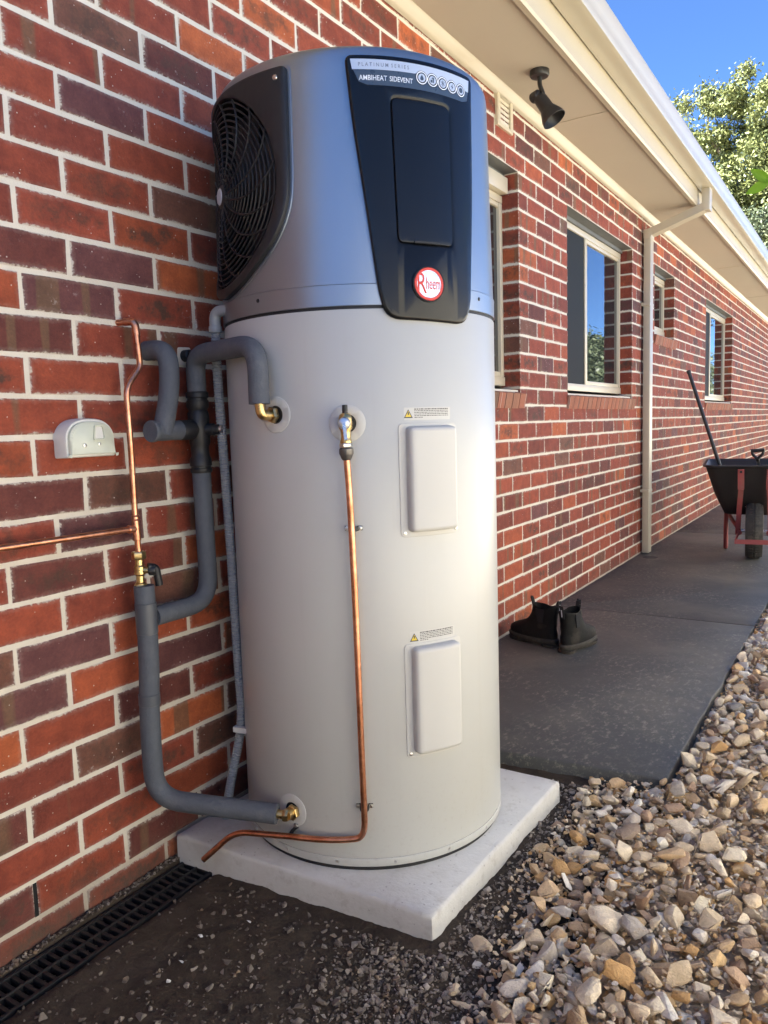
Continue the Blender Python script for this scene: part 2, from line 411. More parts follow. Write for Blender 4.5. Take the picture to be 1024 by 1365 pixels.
MAT['elastic'] = plain('black_elastic', (.010, .010, .011), .9, var=.1, scale=200)
MAT['lamp_black'] = plain('black_lamp_metal', (.022, .021, .020), .42, var=.2, scale=20)
MAT['fence'] = plain('cream_fence_steel', (.68, .66, .60), .5, var=.05, scale=2)
def leaf(name, a, b, rough=.5, trans=.0):
    m = N(name); c, al, seed = colsource(m, False)
    col = m.mix(seed, a, b)
    return m.set(col=col, rough=rough, spec=.4)
MAT['gum'] = leaf('gum_leaf', (.075, .10, .036), (.25, .262, .088))
MAT['gum_dark'] = leaf('gum_leaf_dark', (.035, .055, .033), (.14, .165, .085))
MAT['bark'] = plain('bark', (.20, .16, .12), .9, var=.3, scale=12, bump=.5, bscale=40, bdist=.01)
def fresh_leaf():
    m = N('fresh_green_leaf'); p = m.obj()
    c = m.mix(m.noise(p, 60, 4), (.20, .38, .02), (.32, .50, .05))
    t = m.n('ShaderNodeBsdfTranslucent'); t.inputs[0].default_value = (.45, .72, .06, 1)
    mx = m.n('ShaderNodeMixShader'); mx.inputs[0].default_value = .45; m.set(col=c, rough=.4); m.L(m.b.outputs[0], mx.inputs[1]); m.L(t.outputs[0], mx.inputs[2]); m.L(mx.outputs[0], m.o.inputs[0])
    return m.m
MAT['leaf'] = fresh_leaf()

# ------------------------------------------------------------------ the house
CH, BP = .086, .24                       # course height, brick pitch
YA, YB = -5.0, 16.5                      # wall runs along y, face at x = 0
NROW = 31
house = empty('brick_house', (0, 0, 0), 'long red brick house with cream eaves, gutter and aluminium windows', 'house')
# openings: y0, y1, row of sill, row of head
OPEN = [(1.27, 2.672, 14, 27), (3.38, 4.786, 14, 27), (5.45, 6.178, 20, 27), (7.68, 9.47, 14, 27)]
bmw = BM()
# mortar core: split in y at openings
ys = sorted({YA, YB} | {v for o in OPEN for v in o[:2]})
for a, b in zip(ys, ys[1:]):
    op = [o for o in OPEN if o[0] <= a+1e-6 and o[1] >= b-1e-6]
    if op:
        o = op[0]
        box(bmw, (-.112, a-.003, -.3), (-.0035, b+.003, o[2]*CH-.002)); box(bmw, (-.112, a-.003, o[3]*CH+.002), (-.0035, b+.003, NROW*CH))
    else: box(bmw, (-.112, a-(.0 if a == YA else -.003), -.3), (-.0035, b-.003, NROW*CH))
wall = finish(bmw, 'wall', MAT['mortar'], house)
PAL = [((.225, .048, .026), 36), ((.255, .055, .027), 24), ((.180, .040, .024), 20), ((.125, .036, .028), 10), ((.37, .092, .032), 5), ((.125, .046, .044), 5), ((.14, .058, .038), 7), ((.30, .068, .028), 9)]
def pick(pal, r):
    t = r.random()*sum(w for _, w in pal)
    for c, w in pal:
        t -= w
        if t <= 0: return c
    return pal[-1][0]
def brick_color(r, z):
    c = pick(PAL, r); k = .9+.22*r.random()
    c = tuple(x*k for x in c)
    t = r.random(); code = .2 if t < .40 else (.55 if t < .74 else .9)
    return c+(code,)
def brick_geo(L, r, depth=.104, H=.0755):
    L -= .0004
    """front outline of 10 points, rounded back to the sides; local: y along length, z up, x out"""
    hw, hh = L/2, H/2; j = lambda s=.0017: r.uniform(-s, s)
    o = [(-hw, -hh), (-hw*.45, -hh), (hw*.4, -hh), (hw, -hh), (hw, hh), (hw*.5, hh), (-hw*.4, hh), (-hw, hh)]
    o = [(y+j(), z+j(.0015)) for y, z in o]
    V = []; F = []; n = len(o); ox = j(.001)
    for y, z in o:
        k = .0032; V.append((ox+j(.0004), y-math.copysign(k, y) if abs(y) > hw*.9 else y, z-math.copysign(k, z)))
    for y, z in o: V.append((ox-.0035, y, z))
    for y, z in o: V.append((-depth, y, z))
    F.append(list(range(n)))
    for q in (0, n):
        for k in range(n): F.append([q+k, q+n+k, q+n+(k+1) % n, q+(k+1) % n])
    return V, F
def brick_uv(v, q):
    xs = [v[k][0] for k in q]; ys_ = [v[k][1] for k in q]; zs = [v[k][2] for k in q]
    if max(xs)-min(xs) < .02: return [(v[k][1], v[k][2]) for k in q]
    if max(ys_)-min(ys_) < .02: return [(v[k][0]+.05, v[k][2]) for k in q]
    return [(v[k][1], v[k][0]*.5+.025) for k in q]
bricks = []
def seg_bricks(y0, y1, row, phase):
    off = 0 if row % 2 == 0 else BP/2
    y = phase+math.floor((y0-phase-off)/BP)*BP+off
    while y < y1-.005:
        a, b = max(y+.005, y0+(.0 if y < y0 else .005)), min(y+BP-.005, y1)
        if y1-b < .045 and b < y1: b = y1
        if b-a > .04 or (b-a > .02 and b == y1): bricks.append((a, b, row))
        if b == y1: break
        y += BP
for row in range(0, NROW):
    cuts = sorted([o for o in OPEN if o[2] <= row < o[3]])
    y = YA
    shift = .17*BP if row <= 10 else 0.0                     # bond drifts in the lower courses
    par = (23-row) % 2                                       # odd course index -> integer perpends
    ph = (0 if par else BP/2)+(shift if row <= 10 else 0)
    ph -= (0 if row % 2 == 0 else BP/2)
    for o in cuts:
        seg_bricks(y, o[0], row, ph if y == YA else y-.005)
        y = o[1]
    seg_bricks(y, YB, row, ph if y == YA else y-.005)
TX, TY, TR = .36977, .69198, .34
def behind_tank(p):
    d = Vector((p[0]-CAM.x, p[1]-CAM.y)); e = Vector((TX-CAM.x, TY-CAM.y)); t = max(0, min(1, e.dot(d)/d.dot(d)))
    return (e-d*t).length < TR*.97 and t < .999
def px_area(p0, p1, p2):
    a, b, c = project(p0), project(p1), project(p2)
    if not (a and b and c): return 0
    m = ((b[0]+c[0])/2, (b[1]+c[1])/2)
    if not (-25 < m[0] < 1049 and -20 < m[1] < 1385): return 0
    return abs((b[0]-a[0])*(c[1]-a[1])-(c[0]-a[0])*(b[1]-a[1]))
rb = random.Random(11)
sc = []
for i, (a, b, r) in enumerate(bricks):
    z = r*CH; ar = px_area((0, a, z), (0, b, z), (0, a, z+CH))
    if behind_tank((0, (a+b)/2, z)) and z < 1.9: ar = 0
    sc.append((ar, i))
top = {i for ar, i in sorted(sc, reverse=True)[:300] if ar > 0}
cache = {}
V = []; F = []; UV = []; CA = []; SE = []; HW = []
def brick_mesh(L, k):
    key = (round(L, 3), k)
    if key not in cache:
        v, f = brick_geo(L, random.Random(hash(key)))
        me = bpy.data.meshes.new('brick'); me.from_pydata(v, [], f)
        uv = me.uv_layers.new(name='uv')
        for p_ in me.polygons:
            q = list(p_.vertices)
            for li, t_ in zip(p_.loop_indices, brick_uv(v, q)): uv.data[li].uv = t_
        at = me.attributes.new('hw', 'FLOAT', 'POINT')
        for d in at.data: d.value = L/2
        me.materials.append(MAT['brick']); cache[key] = me
    return cache[key]
VENT = (2.405, 2.58, 2.46, 2.612)
for i, (a, b, r) in enumerate(bricks):
    L = b-a; cy = (a+b)/2; cz = r*CH+CH/2; col = brick_color(rb, cz)
    if i in top:
        o = link('brick', brick_mesh(L, rb.randrange(5)), None, wall); o.location = (0, cy, cz); o.color = col
        o.rotation_euler = (rb.uniform(-.004, .004), rb.uniform(-.004, .004), 0)
    else:
        v, f = brick_geo(L, rb); n0 = len(V)
        V += [(x, y+cy, z+cz) for x, y, z in v]; s = rb.random()
        for q in f:
            F.append([n0+k for k in q]); UV += brick_uv(v, q)
        CA += [col]*len(v); SE += [s]*len(v); HW += [L/2]*len(v)
def field(name, V, F, UV, CA, SE, HW, mat, parent):
    me = bpy.data.meshes.new(name); me.from_pydata(V, [], F)
    if UV:
        uv = me.uv_layers.new(name='uv'); uv.data.foreach_set('uv', [c for p in UV for c in p])
    at = me.attributes.new('col', 'FLOAT_COLOR', 'POINT'); at.data.foreach_set('color', [c for p in CA for c in p])
    at = me.attributes.new('seed', 'FLOAT', 'POINT'); at.data.foreach_set('value', SE)
    if HW:
        at = me.attributes.new('hw', 'FLOAT', 'POINT'); at.data.foreach_set('value', HW)
    return link(name, me, mat, parent)
fo = field('brick_courses', V, F, UV, CA, SE, HW, MAT['brick_f'], wall); fo['kind'] = 'stuff'

bm = BM(); box(bm, (-.05, -.0792-.0045, .090), (-.0029, -.0792+.0045, .166)); finish(bm, 'weep_hole', MAT['black_deep'], wall)
# eaves
SOF = 2.632
bm = BM(); box(bm, (-.01, YA, SOF), (.349, YB, SOF+.009)); sof = finish(bm, 'soffit', MAT['soffit'], house)
for y in (-1.2, 3.02, 5.42, 7.82, 10.22, 12.62):
    bm = BM(); box(bm, (.0, y-.006, SOF-.003), (.346, y+.006, SOF-.0004)); finish(bm, 'joint_strip', MAT['soffit'], sof)
bm = BM()
pr = [(0.0035, SOF-.042), (.010, SOF-.040), (.020, SOF-.030), (.030, SOF-.018), (.040, SOF-.006), (.042, SOF-.0005), (.0035, SOF-.0005)]
def extrude_y(bm, prof, y0, y1, closed=True, seg=1):
    rings = []
    for k in range(seg+1):
        y = y0+(y1-y0)*k/seg; rings.append([bm.verts.new((x, y, z)) for x, z in prof])
    n = len(prof); m = n if closed else n-1
    for r1, r2 in zip(rings, rings[1:]):
        for k in range(m): bm.faces.new((r1[k], r2[k], r2[(k+1) % n], r1[(k+1) % n]))
    if closed: bm.faces.new(rings[0]); bm.faces.new(rings[-1][::-1])
extrude_y(bm, pr, YA, YB); finish(bm, 'eave_moulding', MAT['cream'], house, 40)
bm = BM()
extrude_y(bm, [(.350, SOF-.012), (.354, SOF-.020), (.378, SOF-.022), (.386, SOF-.014), (.386, SOF+.003), (.382, SOF+.006), (.382, 2.80), (.350, 2.80)], YA, YB)
finish(bm, 'fascia', MAT['cream'], house, 35)
bm = BM()
gp = [(.3835, 2.735), (.390, 2.724), (.470, 2.720), (.486, 2.726), (.492, 2.738), (.490, 2.752), (.498, 2.776), (.507, 2.800), (.507, 2.822), (.498, 2.829), (.490, 2.826),
      (.490, 2.820), (.497, 2.816), (.497, 2.802), (.480, 2.752), (.470, 2.728), (.395, 2.731), (.3865, 2.82), (.3835, 2.82)]
extrude_y(bm, gp, YA-.3, YB+.3); gut = finish(bm, 'gutter', MAT['gutter'], house, 40)
for y in (1.15, 8.1):
    bm = BM(); extrude_y(bm, [(x*1.0+(.0016 if x > .44 else 0), z-(.0016 if z < 2.74 else 0)) for x, z in gp[:12]]+[(.487, 2.818), (.387, 2.722)][:1], y-.03, y+.03, closed=False); finish(bm, 'gutter_joiner', MAT['gutter'], gut, 40)
bm = BM(); vs = [(.40, YA-.3, 2.80), (.40, YB+.3, 2.80), (-4.2, YB+.3, 4.45), (-4.2, YA-.3, 4.45), (-8.8, YA-.3, 2.8), (-8.8, YB+.3, 2.8)]
vv = [bm.verts.new(v) for v in vs]; bm.faces.new((vv[0], vv[1], vv[2], vv[3])); bm.faces.new((vv[3], vv[2], vv[5], vv[4]))
bm.faces.new((vv[0], vv[3], vv[4])); bm.faces.new((vv[1], vv[5], vv[2]))
finish(bm, 'roof', MAT['roof'], house)
bm = BM(); box(bm, (-8.4, YA, -.3), (-8.2, YB, 2.8)); box(bm, (-8.2, YA, -.3), (-.113, YA+.15, 2.8)); box(bm, (-8.2, YB-.15, -.3), (-.113, YB, 2.8))
finish(bm, 'rear_wall', MAT['mortar'], house)
# windows
WL = ['partly hidden window behind the tank', 'two pane sliding window reflecting blue sky', 'small high window beside the downpipe', 'far sliding window beyond the downpipe']
for wi, (y0, y1, r0, r1) in enumerate(OPEN):
    z0, z1 = r0*CH, r1*CH; XF = -.085
    sill_t = z0+.086+.012
    w = bpy.data.objects.new('window', None); COL.objects.link(w); w.parent = house; w['label'] = WL[wi]
    def part(bm, name, mat, smooth=None, par=w): return finish(bm, name, mat, par, smooth, off=(0, 0, 0))
    bm = BM(); box(bm, (-.108, y0-.08, z1+.0008), (-.006, y1+.08, z1+.0068)); box(bm, (-.100, y0+.002, z1-.022), (XF+.012, y1-.002, z1-.0005)); part(bm, 'lintel', MAT['lintel'])
    fz0, fz1 = sill_t, z1-.024
    bm = BM(); t = .036
    if wi == 0: box(bm, (XF-.03, y0+.004, fz1-.075), (XF+.035, y1-.012, fz1), .003); fz1 -= .076
    box(bm, (XF-.05, y0+.002, fz1-t), (XF, y1-.002, fz1), .003); box(bm, (XF-.05, y0+.002, fz0), (XF+.004, y1-.002, fz0+t+.008), .003)
    box(bm, (XF-.05, y0+.002, fz0+t+.009), (XF-.001, y0+t, fz1-t-.001), .003); box(bm, (XF-.05, y1-t, fz0+t+.009), (XF-.001, y1-.002, fz1-t-.001), .003)
    part(bm, 'frame', MAT['frame'], 40)
    my = y0+(y1-y0)*.44
    bm = BM(); box(bm, (XF-.036, my-.022, fz0+t+.009), (XF-.002, my+.018, fz1-t-.001), .003)
    box(bm, (XF-.034, my+.019, fz0+t+.009), (XF-.006, y1-t-.001, fz0+t+.034), .002); box(bm, (XF-.034, my+.019, fz1-t-.022), (XF-.006, y1-t-.001, fz1-t-.001), .002)
    part(bm, 'sash', MAT['frame'], 40)
    bm = BM(); box(bm, (XF-.024, my+.019, fz0+t+.03), (XF-.018, y1-t+.001, fz1-t-.02)); part(bm, 'pane', MAT['glass'])
    bm = BM(); box(bm, (XF-.046, y0+t-.001, fz0+t+.006), (XF-.040, my-.015, fz1-t+.001)); part(bm, 'pane', MAT['glass'])
    bm = BM(); box(bm, (XF-.014, y0+t-.001, fz0+t+.008), (XF-.011, my-.021, fz1-t)); part(bm, 'insect_screen', MAT['screen'])
    # sloping sill of bricks on edge
    n = max(3, round((y1-y0+.05)/.0862)); pitch = (y1-y0+.05)/n
    bm = BM(); box(bm, (-.10, y0-.004+.008, z0-.015), (-.012, y1-.004, z0+.074)); part(bm, 'sill_bed', MAT['mortar'])
    for k in range(n):
        L = .076; yy = y0-.02+(k+.5)*pitch
        me = cache.get('sill')
        if me is None:
            v, f = brick_geo(.112, random.Random(5), depth=.076, H=.076)
            me = bpy.data.meshes.new('brick'); me.from_pydata([(-.056-y*1.0, z, x+.0) for x, y, z in v], [], [q[::-1] for q in f])
            uv = me.uv_layers.new(name='uv')
            for lp in me.loops:
                c = me.vertices[lp.vertex_index].co; uv.data[lp.index].uv = (c.x*.6, c.y*.9)
            at = me.attributes.new('hw', 'FLOAT', 'POINT')
            for d in at.data: d.value = .11
            me.materials.append(MAT['brick']); cache['sill'] = me
        o = link('sill_brick', me, None, w); o.location = (.024, yy, z0+.058+rb.uniform(-.001, .001)); o.rotation_euler = (0, R_(11+rb.uniform(-.6, .6)), 0)
        c = brick_color(rb, z0); o.color = tuple(x*.5+y*.5 for x, y in zip(c[:3], (.38, .17, .095)))+(.2 if rb.random() < .7 else .9,)
# downpipe
dp = bpy.data.objects.new('downpipe', None); COL.objects.link(dp); dp.parent = house
DY0, DY1, DX0, DX1 = 5.035, 5.125, .014, .066
bm = BM(); box(bm, (DX0, DY0, .09), (DX1, DY1, 2.462), .006, 3); finish(bm, 'pipe', MAT['cream'], dp, 40, off=(0, 0, 0))
bm = BM()
def quadbar(bm, A, B, w, h, up):
    A, B = Vector(A), Vector(B); d = (B-A).normalized(); s = d.cross(Vector(up)).normalized(); u = s.cross(d)
    q = []
    for P in (A, B): q.append([bm.verts.new(P+s*w*a+u*h*b) for a, b in ((-.5, -.5), (.5, -.5), (.5, .5), (-.5, .5))])
    for k in range(4): bm.faces.new((q[0][k], q[0][(k+1) % 4], q[1][(k+1) % 4], q[1][k]))
    bm.faces.new(q[0][::-1]); bm.faces.new(q[1])
quadbar(bm, (.030, 5.08, 2.470), (.455, 5.08, 2.605), .092, .054, (0, 0, 1)); finish(bm, 'offset_arm', MAT['cream'], dp, off=(0, 0, 0))
bm = BM(); box(bm, (.413, 5.033, 2.570), (.467, 5.127, 2.722), .003); finish(bm, 'outlet', MAT['cream'], dp, 40, off=(0, 0, 0))
bm = BM(); box(bm, (DX0-.002, DY0-.002, 2.438), (DX1+.003, DY1+.002, 2.500), .003); finish(bm, 'collar', MAT['cream'], dp, 40, off=(0, 0, 0))
for z in (.56, 1.95):
    bm = BM(); box(bm, (.0045, DY0-.022, z), (DX1+.0025, DY1+.003, z+.02), .001); finish(bm, 'bracket', MAT['cream'], dp, off=(0, 0, 0))

# ------------------------------------------------------------------ ground
bm = BM(); bmesh.ops.create_grid(bm, x_segments=2, y_segments=2, size=300); bmesh.ops.translate(bm, verts=bm.verts, vec=(0, 0, -.08))
g = finish(bm, 'ground', MAT['ground']); g['kind'] = 'structure'
DRX0, DRX1, DRZ = .030, .134, .026
def soil_h(x, y):
    h = .030+.012*min(1, max(0, x/.6))+.006*noise.noise((x*6, y*6, 0))+.0045*noise.noise((x*22, y*22, 3))+.003*noise.noise((x*70, y*70, 7))
    if DRX0-.004 < x < DRX1+.004: h = -.06
    elif x < DRX0+.0: h += .002
    elif x < .20: h = min(h, DRZ-.001+.25*max(0, x-DRX1)+.004*noise.noise((x*40, y*14, 1)))
    return h
bm = BM(); nx, ny = 150, 330; X0, X1, Y0, Y1 = -.02, 1.25, -1.9, 1.26
gv = [[bm.verts.new((X0+(X1-X0)*i/nx, Y0+(Y1-Y0)*j/ny, soil_h(X0+(X1-X0)*i/nx, Y0+(Y1-Y0)*j/ny))) for i in range(nx+1)] for j in range(ny+1)]
for j in range(ny):
    for i in range(nx): bm.faces.new((gv[j][i], gv[j][i+1], gv[j+1][i+1], gv[j+1][i]))
soilo = finish(bm, 'soil', MAT['soil'], None, 60); soilo['kind'] = 'structure'
# pavement panels
pav = empty('pavement'); pav['kind'] = 'structure'
def panel(y0, y1, x1a, x1b, near=None):
    bm = BM(); n = 60; tz = .086
    ptsl = []
    edge = []
    for k in range(n+1):
        t = k/n; edge.append((x1a+(x1b-x1a)*t+.010*noise.noise((t*9+y0, 1, 5)), y0+(near or 0)+(y1-y0-(near or 0))*t))
    nearl = [(x1a*k/24, y0+(near or 0)*k/24+(.008*noise.noise((k*.6, 3, 1)) if near else 0)) for k in range(24)]
    out = [(p[0]+.004, p[1]) for p in nearl]+edge+[(.004, y1)]
    prism(bm, [out], [(-.05, -.004), (tz-.006, 0), (tz-.002, .002), (tz, .006)])
    return finish(bm, 'panel', MAT['paving'], pav, 50, off=(0, 0, 0))
panel(1.150, 3.115, 1.020, 1.030, near=.075)
panel(3.124, 6.30, 1.030, 1.040); panel(6.309, 9.5, 1.04, 1.05); panel(9.509, 16.5, 1.05, 1.05)
bm = BM(); lathe(bm, [(.001, .0862), (.045, .0868), (.052, .0866), (.055, .086)], (.115, 4.883, 0), seg=24); finish(bm, 'drain_cap', MAT['black_matt'], pav, 40, off=(0, 0, 0))
# gravel
def xb(y): return .775+max(0, .72-y)*.22+.03*noise.noise((y*5, 2, 2))
bm = BM(); nx, ny = 40, 90
def gh(x, y): return .020+.012*noise.noise((x*3, y*3, 9))+.030*min(1, max(0, (x-.8)/.3))
gv = [[bm.verts.new((.70+2.46*i/nx, -2.2+11*j/ny, gh(.70+2.46*i/nx, -2.2+11*j/ny)-(.03 if -2.2+11*j/ny > 1.2 and .70+2.46*i/nx < 1.0 else 0))) for i in range(nx+1)] for j in range(ny+1)]
for j in range(ny):
    for i in range(nx): bm.faces.new((gv[j][i], gv[j][i+1], gv[j+1][i+1], gv[j+1][i]))
grav = finish(bm, 'gravel_bed', MAT['gravel_base'], None, 60); grav['kind'] = 'structure'
SV = []
def hull(r, n=15, flat=.62):
    b = BM(); ax_ = r.uniform(1.0, 1.5); ay_ = r.uniform(.68, 1.0)
    for k in range(n):
        v = Vector((r.gauss(0, 1), r.gauss(0, 1), r.gauss(0, 1))).normalized()
        b.verts.new((v.x*r.uniform(.85, 1.05)*ax_, v.y*r.uniform(.85, 1.05)*ay_, v.z*flat*r.uniform(.85, 1.1)))
    bmesh.ops.convex_hull(b, input=b.verts)
    bmesh.ops.delete(b, geom=[v for v in b.verts if not v.link_faces], context='VERTS')
    es = [e for e in b.edges if e.calc_length() > .45 and len(e.link_faces) == 2 and e.calc_face_angle(0) > .35]
    bmesh.ops.bevel(b, geom=es, offset=.10, segments=1, affect='EDGES')
    for q in b.verts: q.co += Vector((r.uniform(-.03, .03), r.uniform(-.03, .03), r.uniform(-.03, .03)))
    b.verts.ensure_lookup_table(); b.verts.index_update()
    v = [tuple(q.co) for q in b.verts]; f = [[q.index for q in fc.verts] for fc in b.faces]; b.free(); return v, f
rs = random.Random(3)
SV = [hull(rs, rs.randrange(10, 18), rs.uniform(.48, .82)) for _ in range(24)]
SPAL = [((.72, .57, .38), 30), ((.61, .43, .25), 16), ((.80, .68, .50), 24), ((.80, .73, .62), 11), ((.60, .36, .15), 8), ((.46, .31, .20), 9), ((.36, .27, .20), 5), ((.70, .48, .24), 9), ((.58, .51, .43), 7)]
SPAL2 = [((.56, .53, .48), 20), ((.68, .65, .60), 18), ((.44, .42, .39), 14), ((.54, .43, .29), 14), ((.40, .29, .18), 10), ((.30, .28, .26), 8)]
stones = []
grid = {}
def ok(x, y, r, lay):
    gx, gy = int(x/.05), int(y/.05)
    for i in range(gx-1, gx+2):
        for j in range(gy-1, gy+2):
            for (a, b, q) in grid.get((lay, i, j), ()):
                if (a-x)**2+(b-y)**2 < ((q+r)*.86)**2: return False
    grid.setdefault((lay, gx, gy), []).append((x, y, r)); return True
def in_pave(x, y): return 1.14+.075*x < y and x < 1.035 and y < 17
def in_slab(x, y, m=0): return .0 < x < .772+m and .28-m < y < 1.06+m
for lay, tries, dz in ((0, 30000, 0), (1, 30000, .016), (2, 22000, .030)):
    for _ in range(tries):
        y = rs.uniform(-.5, 6.0); x = rs.uniform(.72, 2.15)
        if y > 4 and x > 1.6: continue
        rr = rs.choice((.011, .014, .018, .021, .024, .027, .032)) if lay < 2 else rs.choice((.013, .017, .021, .025, .029, .034))
        e = x-xb(y)
        if e < rs.uniform(-.02, .10) and not (e > -.05 and rs.random() < .03): continue
        if y > 1.1 and x < 1.06 and in_pave(x-rr*.6, y+rr*.4): continue
        if in_slab(x-rr, y+ (rr if y < .28 else -rr)): continue
        if lay == 2 and noise.noise((x*4, y*4, 4)) < -.35: continue
        if lay and e < .04: continue
        if not ok(x, y, rr, lay): continue
        rr *= 1.03
        z = gh(x, y)+rr*.45+dz*rs.uniform(.8, 1.15)
        if x > 1.0 and y > 1.15: z += .008
        stones.append((x, y, z, rr))
def scol(x, y):
    t = min(1, max(0, (y-1.2)/2.2+.35*noise.noise((x*3, y*3, 0))))
    return pick(SPAL2 if rs.random() < t*.7 else SPAL, rs)
order = []
for i, (x, y, z, rr) in enumerate(stones):
    p = project((x, y, z)); a = 0
    if p and -10 < p[0] < 1030 and -10 < p[1] < 1370: a = (rr/p[2])**2*(1 if z-gh(x, y) > .02 else .35)
    order.append((a, i))
topS = {i for a, i in sorted(order, reverse=True)[:300] if a > 0}
smesh = []
for v, f in SV:
    me = bpy.data.meshes.new('stone'); me.from_pydata(v, [], f); me.materials.append(MAT['stone']); smesh.append(me)
    for p_ in me.polygons: p_.use_smooth = True
    me.set_sharp_from_angle(angle=R_(30))
def add_piece(acc, vf, x, y, z, rr, col, rr_=rs, tilt=.42):
    V, F, CA, SE = acc; v, f = vf
    M = Matrix.Translation((x, y, z)) @ Matrix.Rotation(rr_.uniform(0, 6.28), 4, 'Z') @ Matrix.Rotation(rr_.gauss(0, tilt), 4, 'X') @ Matrix.Rotation(rr_.gauss(0, tilt*.6), 4, 'Y') @ Matrix.Scale(rr, 4)
    n0 = len(V); V += [tuple(M @ Vector(c)) for c in v]; F += [[n0+k for k in q] for q in f]; CA += [col+(1,)]*len(v); SE += [rr_.random()]*len(v)
acc = ([], [], [], [])
for i, (x, y, z, rr) in enumerate(stones):
    c = scol(x, y); k = rs.uniform(.8, 1.12); c = tuple(min(.85, q*k) for q in c)
    if i in topS:
        o = link('stone', smesh[rs.randrange(24)], None, grav); o.location = (x, y, z); o.scale = (rr,)*3
        o.rotation_euler = (rs.gauss(0, .32), rs.gauss(0, .32), rs.uniform(0, 6.28)); o.color = c+(1,)
    else: add_piece(acc, SV[rs.randrange(24)], x, y, z, rr, c)
PVs = [hull(rs, 9, rs.uniform(.55, .85)) for _ in range(8)]
for _ in range(17000):
    y = rs.uniform(-.2, 3.2); x = rs.uniform(.8, 1.5)
    if x-xb(y) < .0 or in_slab(x, y, .01) or (y > 1.12 and in_pave(x, y)): continue
    rr = rs.uniform(.003, .0095); c = pick(SPAL, rs); add_piece(acc, PVs[rs.randrange(8)], x, y, gh(x, y)+rs.uniform(.004, .040), rr, c)
o = field('loose_stones', acc[0], acc[1], None, acc[2], acc[3], None, MAT['stone_f'], grav); o['kind'] = 'stuff'
# crushed rock and pebbles in the soil
PV = [hull(rs, 9, rs.uniform(.55, .8)) for _ in range(10)]
acc = ([], [], [], [])
PPAL = [((.16, .13, .105), 20), ((.23, .195, .16), 14), ((.33, .285, .235), 6), ((.10, .078, .060), 22), ((.065, .048, .036), 26), ((.44, .39, .33), 2)]
cnt = 0
for _ in range(60000):
    y = rs.uniform(-.45, 1.15); x = rs.uniform(.145, 1.1)
    if in_slab(x, y, -.004) : continue
    e = x-xb(y)
    dens = .30+.45*max(0, 1-abs(e+.10)/.22)+.35*noise.noise((x*5, y*5, 1))
    if y > .0 and x < .55: dens *= .8
    dens *= .22+.78*min(1, max(0, (x-.25)/.5))
    if rs.random() > dens: continue
    rr = min(.0115, rs.lognormvariate(math.log(.0036), .45))
    c = pick(PPAL, rs)
    if rr > .006: c = pick(PPAL[:3], rs)
    k = .8+.5*max(0, 1-abs(e+.05)/.3); c = tuple(q*k for q in c)
    add_piece(acc, PV[rs.randrange(10)], x, y, soil_h(x, y)+rr*.25, rr, c); cnt += 1
    if cnt > 15000: break
for _ in range(600):                                  # crumbs between the wall and the grate, and in the grate
    x = rs.uniform(.004, DRX0-.006); y = rs.uniform(-.4, .34); rr = rs.uniform(.002, .006); add_piece(acc, PV[rs.randrange(10)], x, y, soil_h(x, y)+rr*.3, rr, pick(PPAL, rs))
for _ in range(260):
    x = rs.uniform(DRX0, DRX1); y = rs.uniform(-.4, .34); rr = rs.uniform(.003, .008); add_piece(acc, PV[rs.randrange(10)], x, y, -.022+rr, rr, pick(PPAL[:3], rs))
o = field('crushed_rock', acc[0], acc[1], None, acc[2], acc[3], None, MAT['pebble'], soilo); o['kind'] = 'stuff'
# small white scraps on the soil
for x, y, c in ((.33, .02, 'white_plastic'), (.345, -.03, 'white_plastic'), (.30, .10, 'white_plastic'), (.46, .215, 'white_plastic'), (.36, .19, 'white_plastic')):
    bm = BM(); v, f = PV[rs.randrange(10)]; vv = [bm.verts.new(Vector(p)*.006+Vector((x, y, soil_h(x, y)+.004))) for p in v]
    for q in f: bm.faces.new([vv[k] for k in q])
    finish(bm, 'scrap', MAT[c], soilo)
# ------------------------------------------------------------------ channel drain
dg = empty('drain_grate', (.082, 0, DRZ), 'long black slotted drain grate set in soil along the wall', 'drain')
bm = BM()
for a, b in ((DRX0, DRX0+.010), (.0785, .0855), (DRX1-.010, DRX1)): box(bm, (a, -1.9, DRZ-.014), (b, .335, DRZ+.003), .0015, 1)
finish(bm, 'rail', MAT['black_matt'], dg, 40)
bm = BM(); box(bm, (DRX0-.001, -1.9, -.06), (DRX0+.002, .335, DRZ-.015)); box(bm, (DRX1-.002, -1.9, -.06), (DRX1+.001, .335, DRZ-.015)); box(bm, (DRX0+.002, -1.9, -.03), (DRX1-.002, .335, -.024)); finish(bm, 'channel', MAT['black_deep'], dg)
barm = None
for cx0, cx1 in ((DRX0+.0095, .079), (.085, DRX1-.0095)):
    y = -.60
    while y < .335:
        if barm is None:
            bm = BM(); box(bm, (-.0205, -.0045, -.012), (.0205, .0045, 0), .001, 1); barm = bpy.data.meshes.new('bar'); bm.to_mesh(barm); bm.free(); barm.materials.append(MAT['black_matt'])
        o = link('bar', barm, None, dg); o.location = ((cx0+cx1)/2-.082, y, .001); y += .0205
# ------------------------------------------------------------------ concrete pad
bm = BM(); out = []
cs = [(.016, .297), (.748, .327), (.768, 1.047), (.030, 1.045)]
for i in range(4):
    a, b = Vector(cs[i]), Vector(cs[(i+1) % 4]); n = Vector((-(b-a).y, (b-a).x)).normalized()
    for k in range(26):
        t = k/26; w = .0014*noise.noise((a.x*9+t*12, a.y*7+i*5, 0))+.0010*noise.noise((t*50, i*7, 3)); 
        if k == 0: w = .003
        out.append(tuple(a+(b-a)*t+n*w))
prism(bm, [out], [(-.05, 0), (.0, 0), (.06, .0005), (.090, .0008), (.097, .0025), (.1005, .0075)])
